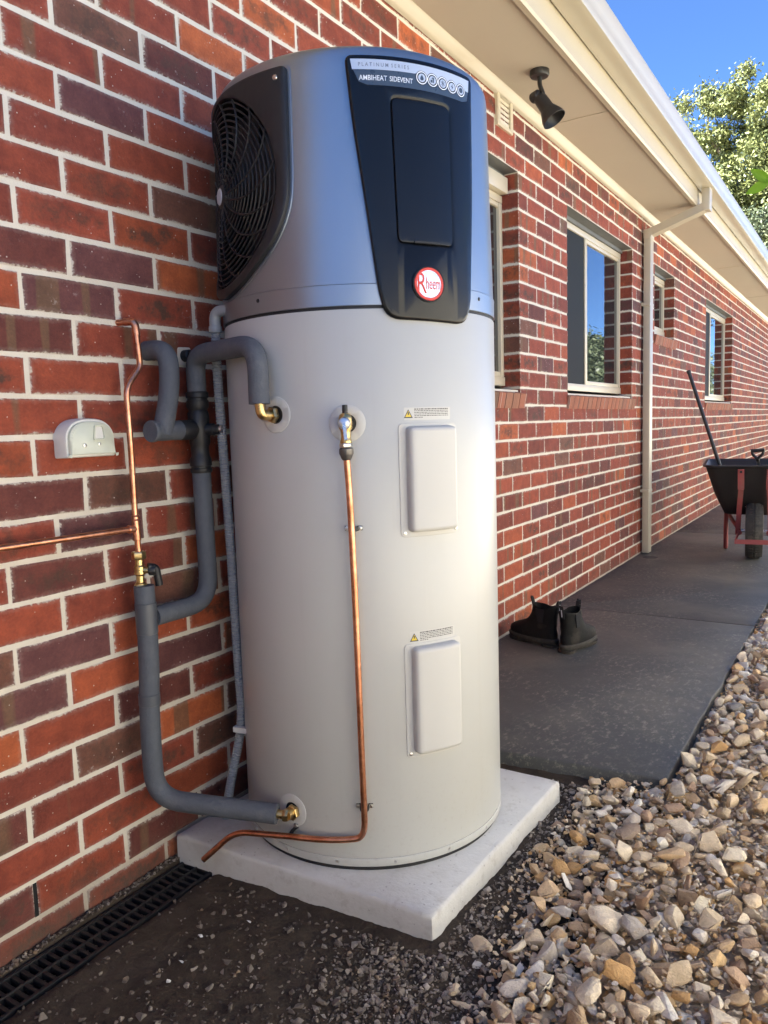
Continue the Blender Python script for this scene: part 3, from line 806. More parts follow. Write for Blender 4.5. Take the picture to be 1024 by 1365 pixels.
# fine relief on top edge
for v in bm.verts: v.co.z += .0012*noise.noise((v.co.x*30, v.co.y*30, v.co.z*30))
pad = finish(bm, 'concrete_pad', MAT['concrete'], None, 50); tag(pad, 'pale square concrete pad under the water heater', 'slab')

# ------------------------------------------------------------------ water heater
HB, SEAM, HT = .1015, 1.373, 1.893
heater = empty('water_heater', (TX, TY, HB), 'tall cylindrical heat pump water heater with beige tank and graphite top', 'water heater')
def rb_head(z):
    if z < 1.421: return .3412
    return .3392-(z-1.421)/(1.862-1.421)*.0095
def wrap(bm, step=2.5, rf=None):
    xs = [v.co.x for v in bm.verts]; a = min(xs)/TR; b = max(xs)/TR
    k = math.floor(math.degrees(a)/step)
    while k*step < math.degrees(b)+step:
        bmesh.ops.bisect_plane(bm, geom=bm.verts[:]+bm.edges[:]+bm.faces[:], plane_co=(R_(k*step)*TR, 0, 0), plane_no=(1, 0, 0)); k += 1
    for v in bm.verts:
        az = v.co.x/TR; z = v.co.y; r = (rf(z) if rf else TR)+v.co.z
        v.co = (TX+r*math.cos(az), TY+r*math.sin(az), z)
def sdeg(d): return R_(d)*TR
def pol(azd, r, z): return (TX+r*math.cos(R_(azd)), TY+r*math.sin(R_(azd)), z)
C0 = (TX, TY, 0)
bm = BM(); lathe(bm, [(.3385, .112), (.3415, .116), (.3415, .131), (.3402, .1325)], C0, seg=128, capb=False); ring = finish(bm, 'base_ring', MAT['body'], heater, 40)
bm = BM(); lathe(bm, [(.333, HB-.001), (.333, .1125)], C0, seg=96); finish(bm, 'foot', MAT['black_matt'], heater, 40)
bm = BM(); lathe(bm, [(.3392, .1322), (.340, .134), (.340, 1.3665), (.3385, 1.369)], C0, seg=160, capa=False); finish(bm, 'tank_body', MAT['body'], heater, 40)
bm = BM(); lathe(bm, [(.3372, 1.366), (.3372, 1.3765)], C0, seg=128); finish(bm, 'seam_gasket', MAT['seal'], heater, 40)
for az in (-118, -95, -72, -49, -26, -3):
    bm = BM(); p = Vector(pol(az, .3414, .1225)); n = (p-Vector((TX, TY, .1225))).normalized(); lathe(bm, [(.0042, 0), (.0038, .0014), (.001, .0020)], p, n, 12); finish(bm, 'screw', MAT['steel'], heater, 40)
for az, z in ((-97.2, 1.404), (-2, 1.404)):
    bm = BM(); p = Vector(pol(az, .3410, z)); n = (p-Vector((TX, TY, z))).normalized(); lathe(bm, [(.0045, 0), (.004, .0015), (.001, .0022)], p, n, 12); finish(bm, 'screw', MAT['black_matt'], heater, 40)
# head shell with the opening for the fan
HUB_AZ, HUB_Z, FR = -119.5, 1.656, .205
prof = [(.3392, 1.3755), (.3412, 1.3765), (.3412, 1.4195), (.3392, 1.4215)]+[(rb_head(z), z) for z in [1.44+.012*k for k in range(36)]]+[(.3290, 1.884), (.3272, 1.894), (.3235, 1.901), (.316, 1.906), (.29, 1.909), (.15, 1.912), (.001, 1.913)]
bm = BM(); seg = 180; rings = []
for r, z in prof: rings.append([bm.verts.new((TX+r*math.cos(2*math.pi*k/seg), TY+r*math.sin(2*math.pi*k/seg), z)) for k in range(seg)])
def in_fan(az, z):
    s = ((az-HUB_AZ+180) % 360-180)*math.pi/180*TR
    return math.hypot(s, z-HUB_Z) < FR+.006
for i in range(len(rings)-1):
    for k in range(seg):
        az = (k+.5)*360/seg; z = (prof[i][1]+prof[i+1][1])/2
        if in_fan(az, z) and prof[i+1][0] > .31: continue
        bm.faces.new((rings[i][k], rings[i][(k+1) % seg], rings[i+1][(k+1) % seg], rings[i+1][k]))
finish(bm, 'head_shell', MAT['head'], heater, 30)
# fan grille
fan = bpy.data.objects.new('fan_grille', None); COL.objects.link(fan); fan.parent = heater; fan['label'] = 'black round fan grille in the side of the graphite top'
def wpart(bm, name, mat, par, rf=rb_head, smooth=35, step=2.5):
    wrap(bm, step, rf); return finish(bm, name, mat, par, smooth, off=heater.location)
hs = sdeg(HUB_AZ)
half = [(39.5, 1.874), (39.5, 1.655), (39, 1.612), (37.2, 1.572), (33, 1.528), (26, 1.486), (16, 1.447), (8, 1.431), (0, 1.424)]
outl = [(hs+sdeg(a), z) for a, z in half]+[(hs-sdeg(a), z) for a, z in half[-2::-1]]
outl = roundpoly(outl, [.012]+[.03]*(len(outl)-2)+[.012], 4)
hole = circle(hs, HUB_Z, FR, 72)
bm = BM(); prism(bm, [outl, hole], [(-.004, 0), (.010, 0), (.0135, .0015), (.015, .005)])
wpart(bm, 'frame', MAT['black_matt'], fan)
# groove trim behind the frame edge
bm = BM(); prism(bm, [offset_poly(outl if area2(outl) > 0 else outl[::-1], -.006), offset_poly(outl if area2(outl) > 0 else outl[::-1], .004)], [(-.002, 0), (.0015, 0), (.0022, .001)])
wpart(bm, 'surround', MAT['head'], fan)
# well
bm = BM(); prism(bm, [circle(hs, HUB_Z, FR+.004, 72), circle(hs, HUB_Z, FR, 72)], [(-.075, 0), (.004, 0)]); wpart(bm, 'shroud', MAT['black_deep'], fan)
bm = BM(); prism(bm, [circle(hs, HUB_Z, FR+.003, 72)], [(-.078, 0), (-.074, 0)]); wpart(bm, 'back_plate', MAT['black_deep'], fan)
def wrap_pts(pts): 
    out = []
    for s, z, d in pts:
        az = s/TR; r = rb_head(z)+d; out.append((TX+r*math.cos(az), TY+r*math.sin(az), z))
    return out
for k in range(15):
    r = .026+k*(FR-.028)/14.4; n = max(24, int(r*420))
    pts = wrap_pts([(hs+r*math.cos(2*math.pi*j/n), HUB_Z+r*math.sin(2*math.pi*j/n), .0085) for j in range(n+1)])
    bm = BM(); tube(bm, pts, .0023, 6, caps=False); finish(bm, 'ring', MAT['black_matt'], fan, 60, off=heater.location)
for k in range(18):
    a0 = 2*math.pi*k/18; pts = []
    for j in range(15):
        t = j/14; r = .02+(FR-.016)*t; a = a0+.55*t*t; pts.append((hs+r*math.cos(a), HUB_Z+r*math.sin(a), .0095))
    bm = BM(); tube(bm, wrap_pts(pts), .0026, 6); finish(bm, 'spoke', MAT['black_matt'], fan, 60, off=heater.location)
bm = BM(); p = Vector(pol(HUB_AZ, rb_head(HUB_Z)+.006, HUB_Z)); n = (p-Vector((TX, TY, HUB_Z))).normalized(); lathe(bm, [(.026, -.01), (.026, .006), (.022, .009), (.001, .0105)], p, n, 32); finish(bm, 'hub', MAT['black_matt'], fan, 35)
bm = BM(); lathe(bm, [(.0185, .0100), (.0175, .0114), (.001, .0118)], p, n, 32); finish(bm, 'hub_badge', MAT['silver'], fan, 35)
for s, z in ((35.5, 1.852), (-35.5, 1.852)):
    bm = BM(); p = Vector(pol(HUB_AZ+s, rb_head(z)+.0148, z)); n = (p-Vector((TX, TY, z))).normalized(); lathe(bm, [(.006, 0), (.005, .002), (.001, .0026)], p, n, 12); finish(bm, 'screw', MAT['steel'], fan, 40)
# blades inside
for k in range(5):
    bm = BM(); a0 = 2*math.pi*k/5; g = []
    for i in range(7):
        r = .03+i*.026; row = []
        for j in range(5):
            a = a0+(j-2)*.17+i*.05; row.append(bm.verts.new((hs+r*math.cos(a), HUB_Z+r*math.sin(a), -.045+(j-2)*.008)))
        g.append(row)
    for i in range(6):
        for j in range(4): bm.faces.new((g[i][j], g[i][j+1], g[i+1][j+1], g[i+1][j]))
    for v in bm.verts:
        az = v.co.x/TR; z = v.co.y; r = rb_head(z)+v.co.z; v.co = (TX+r*math.cos(az), TY+r*math.sin(az), z)
    finish(bm, 'blade', MAT['black_matt'], fan, 60, off=heater.location)
# front panel
pf = lambda z: .350
pan = bpy.data.objects.new('front_panel', None); COL.objects.link(pan); pan.parent = heater; pan['label'] = 'glossy black front panel with display door and badge'
po = [(-57.8, 1.871), (-55.9, 1.745), (-52.2, 1.58), (-48.6, 1.405), (-46.2, 1.350), (-13.5, 1.344), (-10.2, 1.385), (-8.0, 1.62), (-7.6, 1.871)]
po = [(sdeg(a), z) for a, z in po]
po = roundpoly(po, [.012, .05, .05, .02, .03, .03, .02, .05, .012], 5)
dw = roundpoly([(sdeg(-43.6), 1.797), (sdeg(-42.3), 1.500), (sdeg(-19.0), 1.500), (sdeg(-19.6), 1.797)], .018, 6)
bm = BM(); prism(bm, [po, dw], [(-.016, -.0045), (-.004, -.0042), (-.0015, -.0012), (0, .0035)]); wpart(bm, 'plate', MAT['black_gloss'], pan, pf)
bm = BM(); prism(bm, [offset_poly(dw if area2(dw) > 0 else dw[::-1], -.004)], [(-.009, 0), (-.0075, 0)]); wpart(bm, 'door_recess', MAT['seal'], pan, pf)
dwi = offset_poly(dw if area2(dw) > 0 else dw[::-1], .0038)
bm = BM(); prism(bm, [dwi], [(-.008, 0), (-.0012, 0), (.0005, .0012), (.0008, .004)]); wpart(bm, 'display_door', MAT['black_gloss'], pan, pf)
bm = BM(); prism(bm, [roundpoly([(sdeg(-36), 1.5085), (sdeg(-36), 1.5035), (sdeg(-26), 1.5035), (sdeg(-26), 1.5085)], .002)], [(.0006, 0), (.003, .0006)]); wpart(bm, 'finger_pull', MAT['seal'], pan, pf)
st = [(-56.6, 1.866), (-56.0, 1.8455), (-34.2, 1.8455), (-32.8, 1.8470), (-9.8, 1.8395), (-9.4, 1.864)]
bm = BM(); prism(bm, [[(sdeg(a), z) for a, z in st]], [(.0001, 0), (.0004, .0001)]); wpart(bm, 'silver_strip', MAT['silver'], pan, pf)
bs = [(-55.7, 1.8453), (-53.9, 1.822), (-51.0, 1.8155), (-13.5, 1.8145), (-10.6, 1.820), (-9.9, 1.8392), (-32.8, 1.8468), (-34.2, 1.8453)]
bm = BM(); prism(bm, [[(sdeg(a), z) for a, z in bs]], [(.0001, 0), (.0003, .0001)]); wpart(bm, 'blue_strip', MAT['bluegrey'], pan, pf)
def text_bm(txt, width, height, shear=0, bold=0.0):
    cu = bpy.data.curves.new('txt', 'FONT'); cu.body = txt; cu.size = 1; cu.align_x = 'LEFT'; cu.offset = bold; cu.resolution_u = 3; cu.shear = shear
    ob = bpy.data.objects.new('txt', cu); COL.objects.link(ob)
    dg_ = bpy.context.evaluated_depsgraph_get(); me = bpy.data.meshes.new_from_object(ob.evaluated_get(dg_))
    bm = BM(); bm.from_mesh(me); bpy.data.objects.remove(ob); bpy.data.meshes.remove(me)
    xs = [v.co.x for v in bm.verts]; yy = [v.co.y for v in bm.verts]; x0, x1, y0, y1 = min(xs), max(xs), min(yy), max(yy)
    for v in bm.verts: v.co = ((v.co.x-x0)/(x1-x0)*width, (v.co.y-y0)/(y1-y0)*height, 0)
    return bm
def text_on(txt, az0, az1, z0, z1, d, mat, name, par, rf=pf, bold=0.0, spacing=None):
    bm = text_bm(txt, sdeg(az1)-sdeg(az0), z1-z0, bold=bold)
    for v in bm.verts: v.co = (v.co.x+sdeg(az0), v.co.y+z0, d)
    return wpart(bm, name, mat, par, rf, None)
text_on('P L A T I N U M  S E R I E S', -53.9, -36.3, 1.8515, 1.8590, .0006, MAT['grey_ink'], 'series_text', pan, bold=.008)
text_on('AMBIHEAT', -53.8, -44.2, 1.8245, 1.8345, .0005, MAT['white_ink'], 'model_text', pan, bold=.008)
text_on('SIDEVENT', -43.3, -35.0, 1.8245, 1.8345, .0005, MAT['white_ink'], 'model_text', pan, bold=.008)
GL = [  # simple glyph outlines inside each round icon, unit radius
    [[(0, .62), (-.38, -.05), (-.36, -.38), (0, -.58), (.36, -.38), (.38, -.05)]],
    [[(-.5, -.5), (-.5, 0), (-.1, .1), (-.1, -.5)], [(0, -.5), (0, .3), (-.3, .3), (.1, .65), (.5, .3), (.3, .3), (.3, -.5)]],
    [[(-.08, -.6), (-.08, .6), (.08, .6), (.08, -.6)], [(-.55, -.38), (-.48, -.24), (.55, .38), (.48, .24)], [(-.55, .38), (.48, -.24), (.55, -.38), (-.48, .24)]],
    [[(.15, .65), (-.35, -.08), (-.02, -.08), (-.15, -.65), (.35, .1), (.02, .1)]],
    [circle(0, 0, .55, 20), ]]
for k, (az, z) in enumerate(((-31.5, 1.8395), (-27.2, 1.8390), (-22.8, 1.8380), (-18.5, 1.8370), (-14.1, 1.8365))):
    R0 = .0128; c = (sdeg(az), z)
    ic = bpy.data.objects.new('feature_icon', None); COL.objects.link(ic); ic.parent = pan
    bm = BM(); prism(bm, [circle(*c, R0+.0012, 32)], [(.0004, 0), (.0007, 0)]); wpart(bm, 'disc', MAT['black_gloss'], ic, pf)
    bm = BM(); prism(bm, [circle(*c, R0, 32), circle(*c, R0*.84, 32)], [(.0006, 0), (.0010, 0)]); wpart(bm, 'ring', MAT['white_ink'], ic, pf)
    bm = BM(); prism(bm, [circle(*c, R0*.66, 32)], [(.0006, 0), (.0010, 0)]); wpart(bm, 'dot', MAT['silver'], ic, pf)
    bm = BM()
    for gl in GL[k]: prism(bm, [[(c[0]+x*R0*.78, c[1]+y*R0*.78) for x, y in gl]], [(.0009, 0), (.0014, 0)])
    if k == 4: 
        prism(bm, [[(c[0]+x*R0*.78, c[1]+y*R0*.78) for x, y in ((-.06, 0), (-.06, .42), (.06, .42), (.06, 0))]], [(.0014, 0), (.0018, 0)])
    wpart(bm, 'symbol', MAT['bluegrey'], ic, pf)
# badge
bc = (sdeg(-30.6), 1.420)
bd = bpy.data.objects.new('badge', None); COL.objects.link(bd); bd.parent = pan; bd['label'] = 'round red and silver maker badge'
bm = BM(); prism(bm, [circle(*bc, .0385, 64), circle(*bc, .0345, 64)], [(0, 0), (.003, 0), (.0038, .001)]); wpart(bm, 'rim', MAT['black_gloss'], bd, pf)
bm = BM(); prism(bm, [circle(*bc, .0347, 64), circle(*bc, .0290, 64)], [(0, 0), (.0032, 0), (.0040, .0008)]); wpart(bm, 'red_ring', MAT['red_ink'], bd, pf)
bm = BM(); prism(bm, [circle(*bc, .0292, 64)], [(0, 0), (.0028, 0)]); wpart(bm, 'face', MAT['badge'], bd, pf)
text_on('R', -35.2, -31.7, 1.4000, 1.4430, .0032, MAT['red_ink'], 'badge_text', bd, bold=.0)
text_on('heem', -31.9, -26.1, 1.4090, 1.4340, .0032, MAT['red_ink'], 'badge_text', bd, bold=.0)
# element covers
for zc0, zc1 in ((.880, 1.120), (.372, .628)):
    ec = bpy.data.objects.new('element_cover', None); COL.objects.link(ec); ec.parent = heater
    bp = roundpoly([(sdeg(-43.4), zc0-.006), (sdeg(-18.4), zc0-.006), (sdeg(-18.4), zc1+.004), (sdeg(-43.4), zc1+.004)], .012, 5)
    bm = BM(); prism(bm, [bp], [(0, 0), (.0012, 0), (.0018, .0008)]); wpart(bm, 'back_plate', MAT['cover'], ec, None)
    cv = roundpoly([(sdeg(-40.6), zc0+.004), (sdeg(-20.6), zc0+.004), (sdeg(-20.6), zc1-.002), (sdeg(-40.6), zc1-.002)], .014, 6)
    bm = BM(); prism(bm, [cv], [(.001, 0), (.012, .0012), (.0185, .0025), (.0225, .0058), (.024, .0105)]); wpart(bm, 'box', MAT['cover'], ec, None, 60)
    for az, z in ((-41.9, zc0+.003), (-19.4, zc0+.003)):
        bm = BM(); p = Vector(pol(az, .3415, z)); n = (p-Vector((TX, TY, z))).normalized(); lathe(bm, [(.0045, 0), (.004, .002), (.001, .0028)], p, n, 12); finish(bm, 'screw', MAT['steel'], ec, 40, off=heater.location)
for z0 in (1.145, .646):
    wl = bpy.data.objects.new('warning_label', None); COL.objects.link(wl); wl.parent = heater
    bm = BM(); prism(bm, [roundpoly([(sdeg(-41.0), z0-.014), (sdeg(-21.2), z0-.014), (sdeg(-21.2), z0+.013), (sdeg(-41.0), z0+.013)], .002)], [(0, 0), (.0003, 0)]); wpart(bm, 'sticker', MAT['cover'], wl, None)
    c = (sdeg(-39.3), z0-.002); tri = lambda k: [(c[0]-.0105*k, c[1]-.0075*k), (c[0]+.0105*k, c[1]-.0075*k), (c[0], c[1]+.0115*k)]
    bm = BM(); prism(bm, [tri(1)], [(.0003, 0), (.0005, 0)]); wpart(bm, 'triangle_border', MAT['dark_ink'], wl, None)
    bm = BM(); prism(bm, [tri(.68)], [(.0005, 0), (.0007, 0)]); wpart(bm, 'triangle', MAT['yellow'], wl, None)
    bm = BM(); prism(bm, [[(c[0]-.0012, c[1]-.001), (c[0]+.0012, c[1]-.001), (c[0]+.0016, c[1]+.005), (c[0]-.0016, c[1]+.005)]], [(.0007, 0), (.0009, 0)]); wpart(bm, 'triangle_mark', MAT['dark_ink'], wl, None)
    bm = BM(); rr = random.Random(9)
    for k in range(6):
        a = -36.9; z = z0+.0095-k*.0036
        end = -22.2 if k < 5 else -33.5
        while a < end:
            w = rr.uniform(.35, 1.2); b = min(a+w, end)
            hh = .0011 if k == 0 else .0007
            prism(bm, [[(sdeg(a), z-hh), (sdeg(b), z-hh), (sdeg(b), z+hh), (sdeg(a), z+hh)]], [(.0003, 0), (.0005, 0)]); a = b+.22
    wpart(bm, 'small_print', MAT['dark_ink'], wl, None)
# pipe flanges
for az, z, nm in ((-90.8, 1.152, 0), (-91.5, .226, 1), (-62.0, 1.128, 2)):
    bm = BM(); c = (sdeg(az), z); prism(bm, [circle(*c, .040, 48), circle(*c, .020, 32)], [(0, 0), (.0014, 0), (.0022, .0012)]); fl = wpart(bm, 'pipe_flange', MAT['cover'], heater, None)
    bm = BM(); prism(bm, [circle(*c, .021, 32)], [(-.004, 0), (.0006, 0)]); wpart(bm, 'socket_hole', MAT['seal'], heater, None)

# ------------------------------------------------------------------ plumbing
def nut(bm, c, axis, r, h, seg=6): lathe(bm, [(r*.92, -h/2), (r, -h/2+.002), (r, h/2-.002), (r*.92, h/2)], c, axis, seg)
FR_ = .0235
# cold supply: lagged pipe down the wall and round to the tank
cp = empty('lagged_pipe', (.07, .205, .23), 'grey foam lagged pipe running down the wall and across to the tank base', 'pipe')
bm = BM(); tube(bm, fpath([(.066, .207, .768, 0), (.070, .206, .60, .12), (.068, .196, .46, .12), (.068, .198, .252, .075), (.345, .316, .229, 0)], 10), FR_, 20); finish(bm, 'lagging', MAT['foam'], cp, 50)
bm = BM(); tube(bm, [(.340, .3145, .2293), (.358, .322, .228)], .0105, 14); nut(bm, (.363, .325, .227), (1, .4, 0), .015, .013); tube(bm, [(.3655, .325, .2265), (.368, .352, .226)], .012, 14); nut(bm, (.3675, .343, .226), (0, 1, 0), .0185, .012); finish(bm, 'brass_elbow', MAT['brass'], cp, 30)
for z0, z1 in ((.655, .728), (.485, .512)):
    bm = BM(); lathe(bm, [(FR_+.0002, z0), (FR_+.0014, z0+.001), (FR_+.0014, z1-.001), (FR_+.0002, z1)], (.0695, .2055 if z0 > .6 else .1985, 0), seg=22, capa=False, capb=False); finish(bm, 'tape_wrap', MAT['tape'], cp, 40)
br = empty('lagged_branch_pipe', (.07, .40, .69), 'grey foam lagged branch rising from the cold pipe to the black valve', 'pipe')
bm = BM(); tube(bm, fpath([(.071, .226, .690, 0), (.071, .408, .690, .075), (.071, .405, 1.035, 0)], 10), FR_*.98, 20); finish(bm, 'lagging', MAT['foam'], br, 50)
# mixing valve in black
vl = empty('mixing_valve', (.071, .405, 1.02), 'black tee shaped mixing valve between the lagged pipes', 'valve')
bm = BM(); lathe(bm, [(.0255, 1.018), (.027, 1.021), (.027, 1.028), (.0245, 1.03), (.0245, 1.034), (.027, 1.036), (.027, 1.052), (.0225, 1.060), (.0225, 1.085), (.026, 1.092), (.026, 1.165), (.0225, 1.172), (.0245, 1.176), (.027, 1.18), (.027, 1.196), (.0245, 1.198), (.0245, 1.202), (.0275, 1.204), (.0275, 1.215), (.025, 1.218)], (.071, .405, 0), seg=32); finish(bm, 'body', MAT['black_matt'], vl, 35)
bm = BM(); lathe(bm, [(.018, 0), (.020, .012), (.0245, .016), (.0245, .054), (.022, .058)], (.071, .395, 1.125), (0, -1, 0), 28); finish(bm, 'side_arm', MAT['black_matt'], vl, 35)
bm = BM(); lathe(bm, [(.015, 0), (.015, .022), (.0125, .024), (.0125, .036), (.010, .039)], (.088, .41, 1.125), (.8, .3, 0), 20); finish(bm, 'adjuster', MAT['black_matt'], vl, 35)
bm = BM(); lathe(bm, [(.010, 0), (.010, .006), (.001, .007)], (.1245, .4237, 1.125), (.8, .3, 0), 12); finish(bm, 'adjuster_cap', MAT['steel'], vl, 35)
# hot outlet to the wall
ho = empty('lagged_wall_pipe', (.06, .31, 1.12), 'short grey foam lagged pipe looping from the wall into the valve arm', 'pipe')
bm = BM(); tube(bm, fpath([(-.02, .318, 1.318, 0), (.075, .316, 1.316, .055), (.078, .312, 1.22, .08), (.073, .284, 1.115, 0)], 10), FR_, 20); finish(bm, 'lagging', MAT['foam'], ho, 50)
bm = BM(); tube(bm, [(.071, .255, 1.124), (.071, .345, 1.125)], FR_, 20); finish(bm, 'elbow_lagging', MAT['foam'], ho, 50)
bm = BM(); lathe(bm, [(.0245, 0), (.0255, .002), (.0255, .010), (.0245, .012)], (.071, .250, 1.124), (0, 1, 0), 24); finish(bm, 'end_cap', MAT['foam'], ho, 35)
# hot loop from the valve over to the tank
hl = empty('lagged_loop_pipe', (.071, .405, 1.2), 'grey foam lagged loop from the valve top over to the tank outlet', 'pipe')
bm = BM(); tube(bm, fpath([(.071, .405, 1.214, 0), (.073, .402, 1.308, .07), (.350, .318, 1.306, .075), (.352, .314, 1.176, 0)], 12), FR_, 20); finish(bm, 'lagging', MAT['foam'], hl, 50)
bm = BM(); tube(bm, fpath([(.352, .314, 1.18, 0), (.354, .316, 1.150, .014), (.363, .353, 1.152, 0)], 6), .0115, 14); nut(bm, (.3615, .344, 1.152), (.2, 1, 0), .0185, .014); finish(bm, 'brass_elbow', MAT['brass'], hl, 35)
# copper riser with tee and stop valve
cu = empty('copper_riser', (.045, .21, .80), 'bright copper pipe rising on the brick wall with tee and offset', 'pipe')
CR = .0072
bm = BM(); tube(bm, fpath([(-.02, .236, 1.377, 0), (.042, .250, 1.377, .013), (.045, .254, 1.30, .02), (.045, .256, 1.272, .035), (.045, .211, 1.228, .03), (.045, .214, 1.08, .2), (.045, .212, .926, .1), (.050, .212, .842, 0)], 8), CR, 14); finish(bm, 'riser', MAT['copper'], cu, 50)
bm = BM(); tube(bm, fpath([(.018, .241, 1.377, 0), (.042, .250, 1.377, .013), (.0435, .2525, 1.345, 0)], 8), CR+.0016, 14); finish(bm, 'elbow', MAT['copper'], cu, 50)
bm = BM(); tube(bm, [(.045, .2125, .930), (.0475, .2125, .874)], CR+.0017, 14); tube(bm, [(.0455, .212, .9), (.045, .190, .9005)], CR+.0017, 14); finish(bm, 'tee', MAT['copper'], cu, 50)
bm = BM()
for z in (.930, .921, .883, .874): lathe(bm, [(CR+.0014, z-.002), (CR+.0028, z), (CR+.0014, z+.002)], (.0462, .2125, 0), seg=14)
lathe(bm, [(CR+.0014, -.002), (CR+.0030, 0), (CR+.0014, .002)], (.045, .192, .9005), (0, 1, 0), seg=14)
finish(bm, 'tee_bead', MAT['copper'], cu, 50)
ch = empty('copper_branch', (.045, 0, .90), 'horizontal copper pipe along the wall, running out of the picture from the tee', 'pipe')
bm = BM(); tube(bm, [(.045, .192, .9005), (.045, -.10, .9035), (.045, -.6, .908)], CR, 14); finish(bm, 'tube', MAT['copper'], ch, 50)
bm = BM(); box(bm, (-.002, -.456, .892), (.053, -.444, .922), .002); finish(bm, 'clip', MAT['steel'], ch, 40)
bv = empty('brass_stop_valve', (.055, .207, .76), 'brass stop valve with small black lever on the copper riser', 'valve')
bm = BM(); lathe(bm, [(.010, .756), (.0125, .758), (.0125, .772), (.0095, .775), (.0095, .79), (.013, .795), (.013, .812), (.010, .816), (.0095, .828), (.0135, .829)], (.054, .2085, 0), seg=18); nut(bm, (.053, .209, .838), (0, 0, 1), .0165, .018); nut(bm, (.054, .2085, .764), (0, 0, 1), .0150, .012); finish(bm, 'body', MAT['brass'], bv, 30)
bm = BM(); tube(bm, [(.06, .210, .803), (.078, .224, .803)], .008, 12); finish(bm, 'stem', MAT['brass'], bv, 40)
bm = BM(); tube(bm, fpath([(.074, .215, .812, 0), (.082, .232, .808, .01), (.084, .237, .765, 0)], 5), .009, 10); lathe(bm, [(.0125, -.004), (.0135, .008), (.011, .012)], (.076, .222, .803), (.8, .6, 0), 16); finish(bm, 'lever', MAT['black_matt'], bv, 40)
# relief valve and its copper drain line
rv = empty('relief_valve', pol(-62, .37, 1.09), 'brass temperature relief valve with silver easing lever on the tank front', 'valve')
ov = Vector((math.cos(R_(-62)), math.sin(R_(-62)), 0)); tv = Vector((-ov.y, ov.x, 0))
b0 = Vector((TX, TY, 0))+ov*.372
bm = BM(); tube(bm, [Vector((TX, TY, 1.128))+ov*.337, b0+Vector((0, 0, 1.128))], .0125, 16); lathe(bm, [(.010, 1.082), (.0125, 1.086), (.0125, 1.092), (.0105, 1.096), (.0110, 1.112), (.0145, 1.118), (.0145, 1.138), (.012, 1.146), (.0085, 1.149)], b0, seg=20); finish(bm, 'body', MAT['brass'], rv, 35)
bm = BM(); lathe(bm, [(.006, 1.148), (.006, 1.166), (.004, 1.167)], b0, seg=14); finish(bm, 'cap', MAT['black_matt'], rv, 35)
bm = BM(); lathe(bm, [(.0125, 0), (.0135, .004), (.011, .010), (.004, .012)], b0+ov*.013+Vector((0, 0, 1.128)), ov, 20); quadbar(bm, b0+ov*.026+Vector((0, 0, 1.130)), b0+ov*.030+tv*.004+Vector((0, 0, 1.094)), .007, .0025, tuple(ov)); finish(bm, 'easing_lever', MAT['steel'], rv, 35)
bm = BM(); nut(bm, b0+Vector((0, 0, 1.082)), (0, 0, 1), .0145, .010); finish(bm, 'nut', MAT['steel'], rv, 30)
bm = BM(); lathe(bm, [(.0085, 1.050), (.0115, 1.054), (.0135, 1.060), (.0155, 1.064), (.0155, 1.074), (.0125, 1.0765)], b0, seg=20); finish(bm, 'union', MAT['union'], rv, 30)
dr = empty('copper_drain_pipe', pol(-60.5, .36, .2), 'copper drain line running down the tank front and bending left over the pad', 'pipe')
pts = [pol(-62, .372, 1.06)+(0,), pol(-61.4, .364, .95)+(.2,), pol(-60.9, .360, .70)+(.2,), pol(-60.6, .361, .40)+(.2,), pol(-60.3, .362, .196)+(.045,)]
for k, az in enumerate((-68, -76, -84, -90)): pts.append(pol(az, .362+.002*k, .189-.004*k)+(.05,))
pts += [(.230, .292, .1665, .04), (.150, .262, .088, 0)]
bm = BM(); tube(bm, fpath(pts, 8), CR, 14); finish(bm, 'tube', MAT['copper'], dr, 50)
def saddle(p, n, along, par):
    n = Vector(n).normalized(); al = Vector(along).normalized(); s = al.cross(n); p = Vector(p)
    bm = BM(); quadbar(bm, p-s*.019, p-s*.0085, .010, .0022, tuple(n)); quadbar(bm, p+s*.0085, p+s*.019, .010, .0022, tuple(n))
    arc = [p+s*.0098*math.cos(t)+n*(.0005+.022*abs(math.sin(t))**.7) for t in [math.pi*k/8 for k in range(9)]]
    for a, b in zip(arc, arc[1:]): quadbar(bm, a, b, .010, .0022, tuple(n))
    o = finish(bm, 'pipe_clamp', MAT['black_matt'], par)
    for q in (-1, 1):
        bm = BM(); lathe(bm, [(.0052, 0), (.0045, .003), (.001, .0038)], p+s*.0145*q+n*.0012, n, 12); x = finish(bm, 'screw', MAT['steel'], o, 35, off=par.location)
    return o
for az, z in ((-60.9, .900), (-60.4, .262)):
    saddle(pol(az, .3415, z), (math.cos(R_(az)), math.sin(R_(az)), 0), (0, 0, 1), dr)
saddle(pol(-89.5, .3425, .178), (math.cos(R_(-89.5)), math.sin(R_(-89.5)), 0), (1, .1, 0), dr)
# ribbed conduit
cn = empty('ribbed_conduit', (.12, .44, .15), 'grey ribbed flexible conduit hanging between the tank and the wall', 'conduit')
path = resample(fpath([(.126, .424, 1.372, 0), (.120, .428, 1.25, .2), (.120, .442, .88, .3), (.120, .447, .52, .2), (.122, .452, .36, .08), (.105, .412, .21, .07), (.075, .42, .105, 0)], 14), .0034)
bm = BM(); tube(bm, path, .0115, 12, rads=[.0124 if k % 2 else .0098 for k in range(len(path))]); finish(bm, 'hose', MAT['pvc'], cn)
bm = BM(); tube(bm, fpath([(.205, .432, 1.407, 0), (.128, .422, 1.410, .028), (.126, .424, 1.362, 0)], 8), .0135, 16); finish(bm, 'elbow', MAT['pvc'], cn, 50)
bm = BM(); lathe(bm, [(.0145, 1.358), (.0158, 1.36), (.0158, 1.372), (.0145, 1.374)], (.126, .424, 0), seg=16); finish(bm, 'collar', MAT['pvc'], cn, 40)
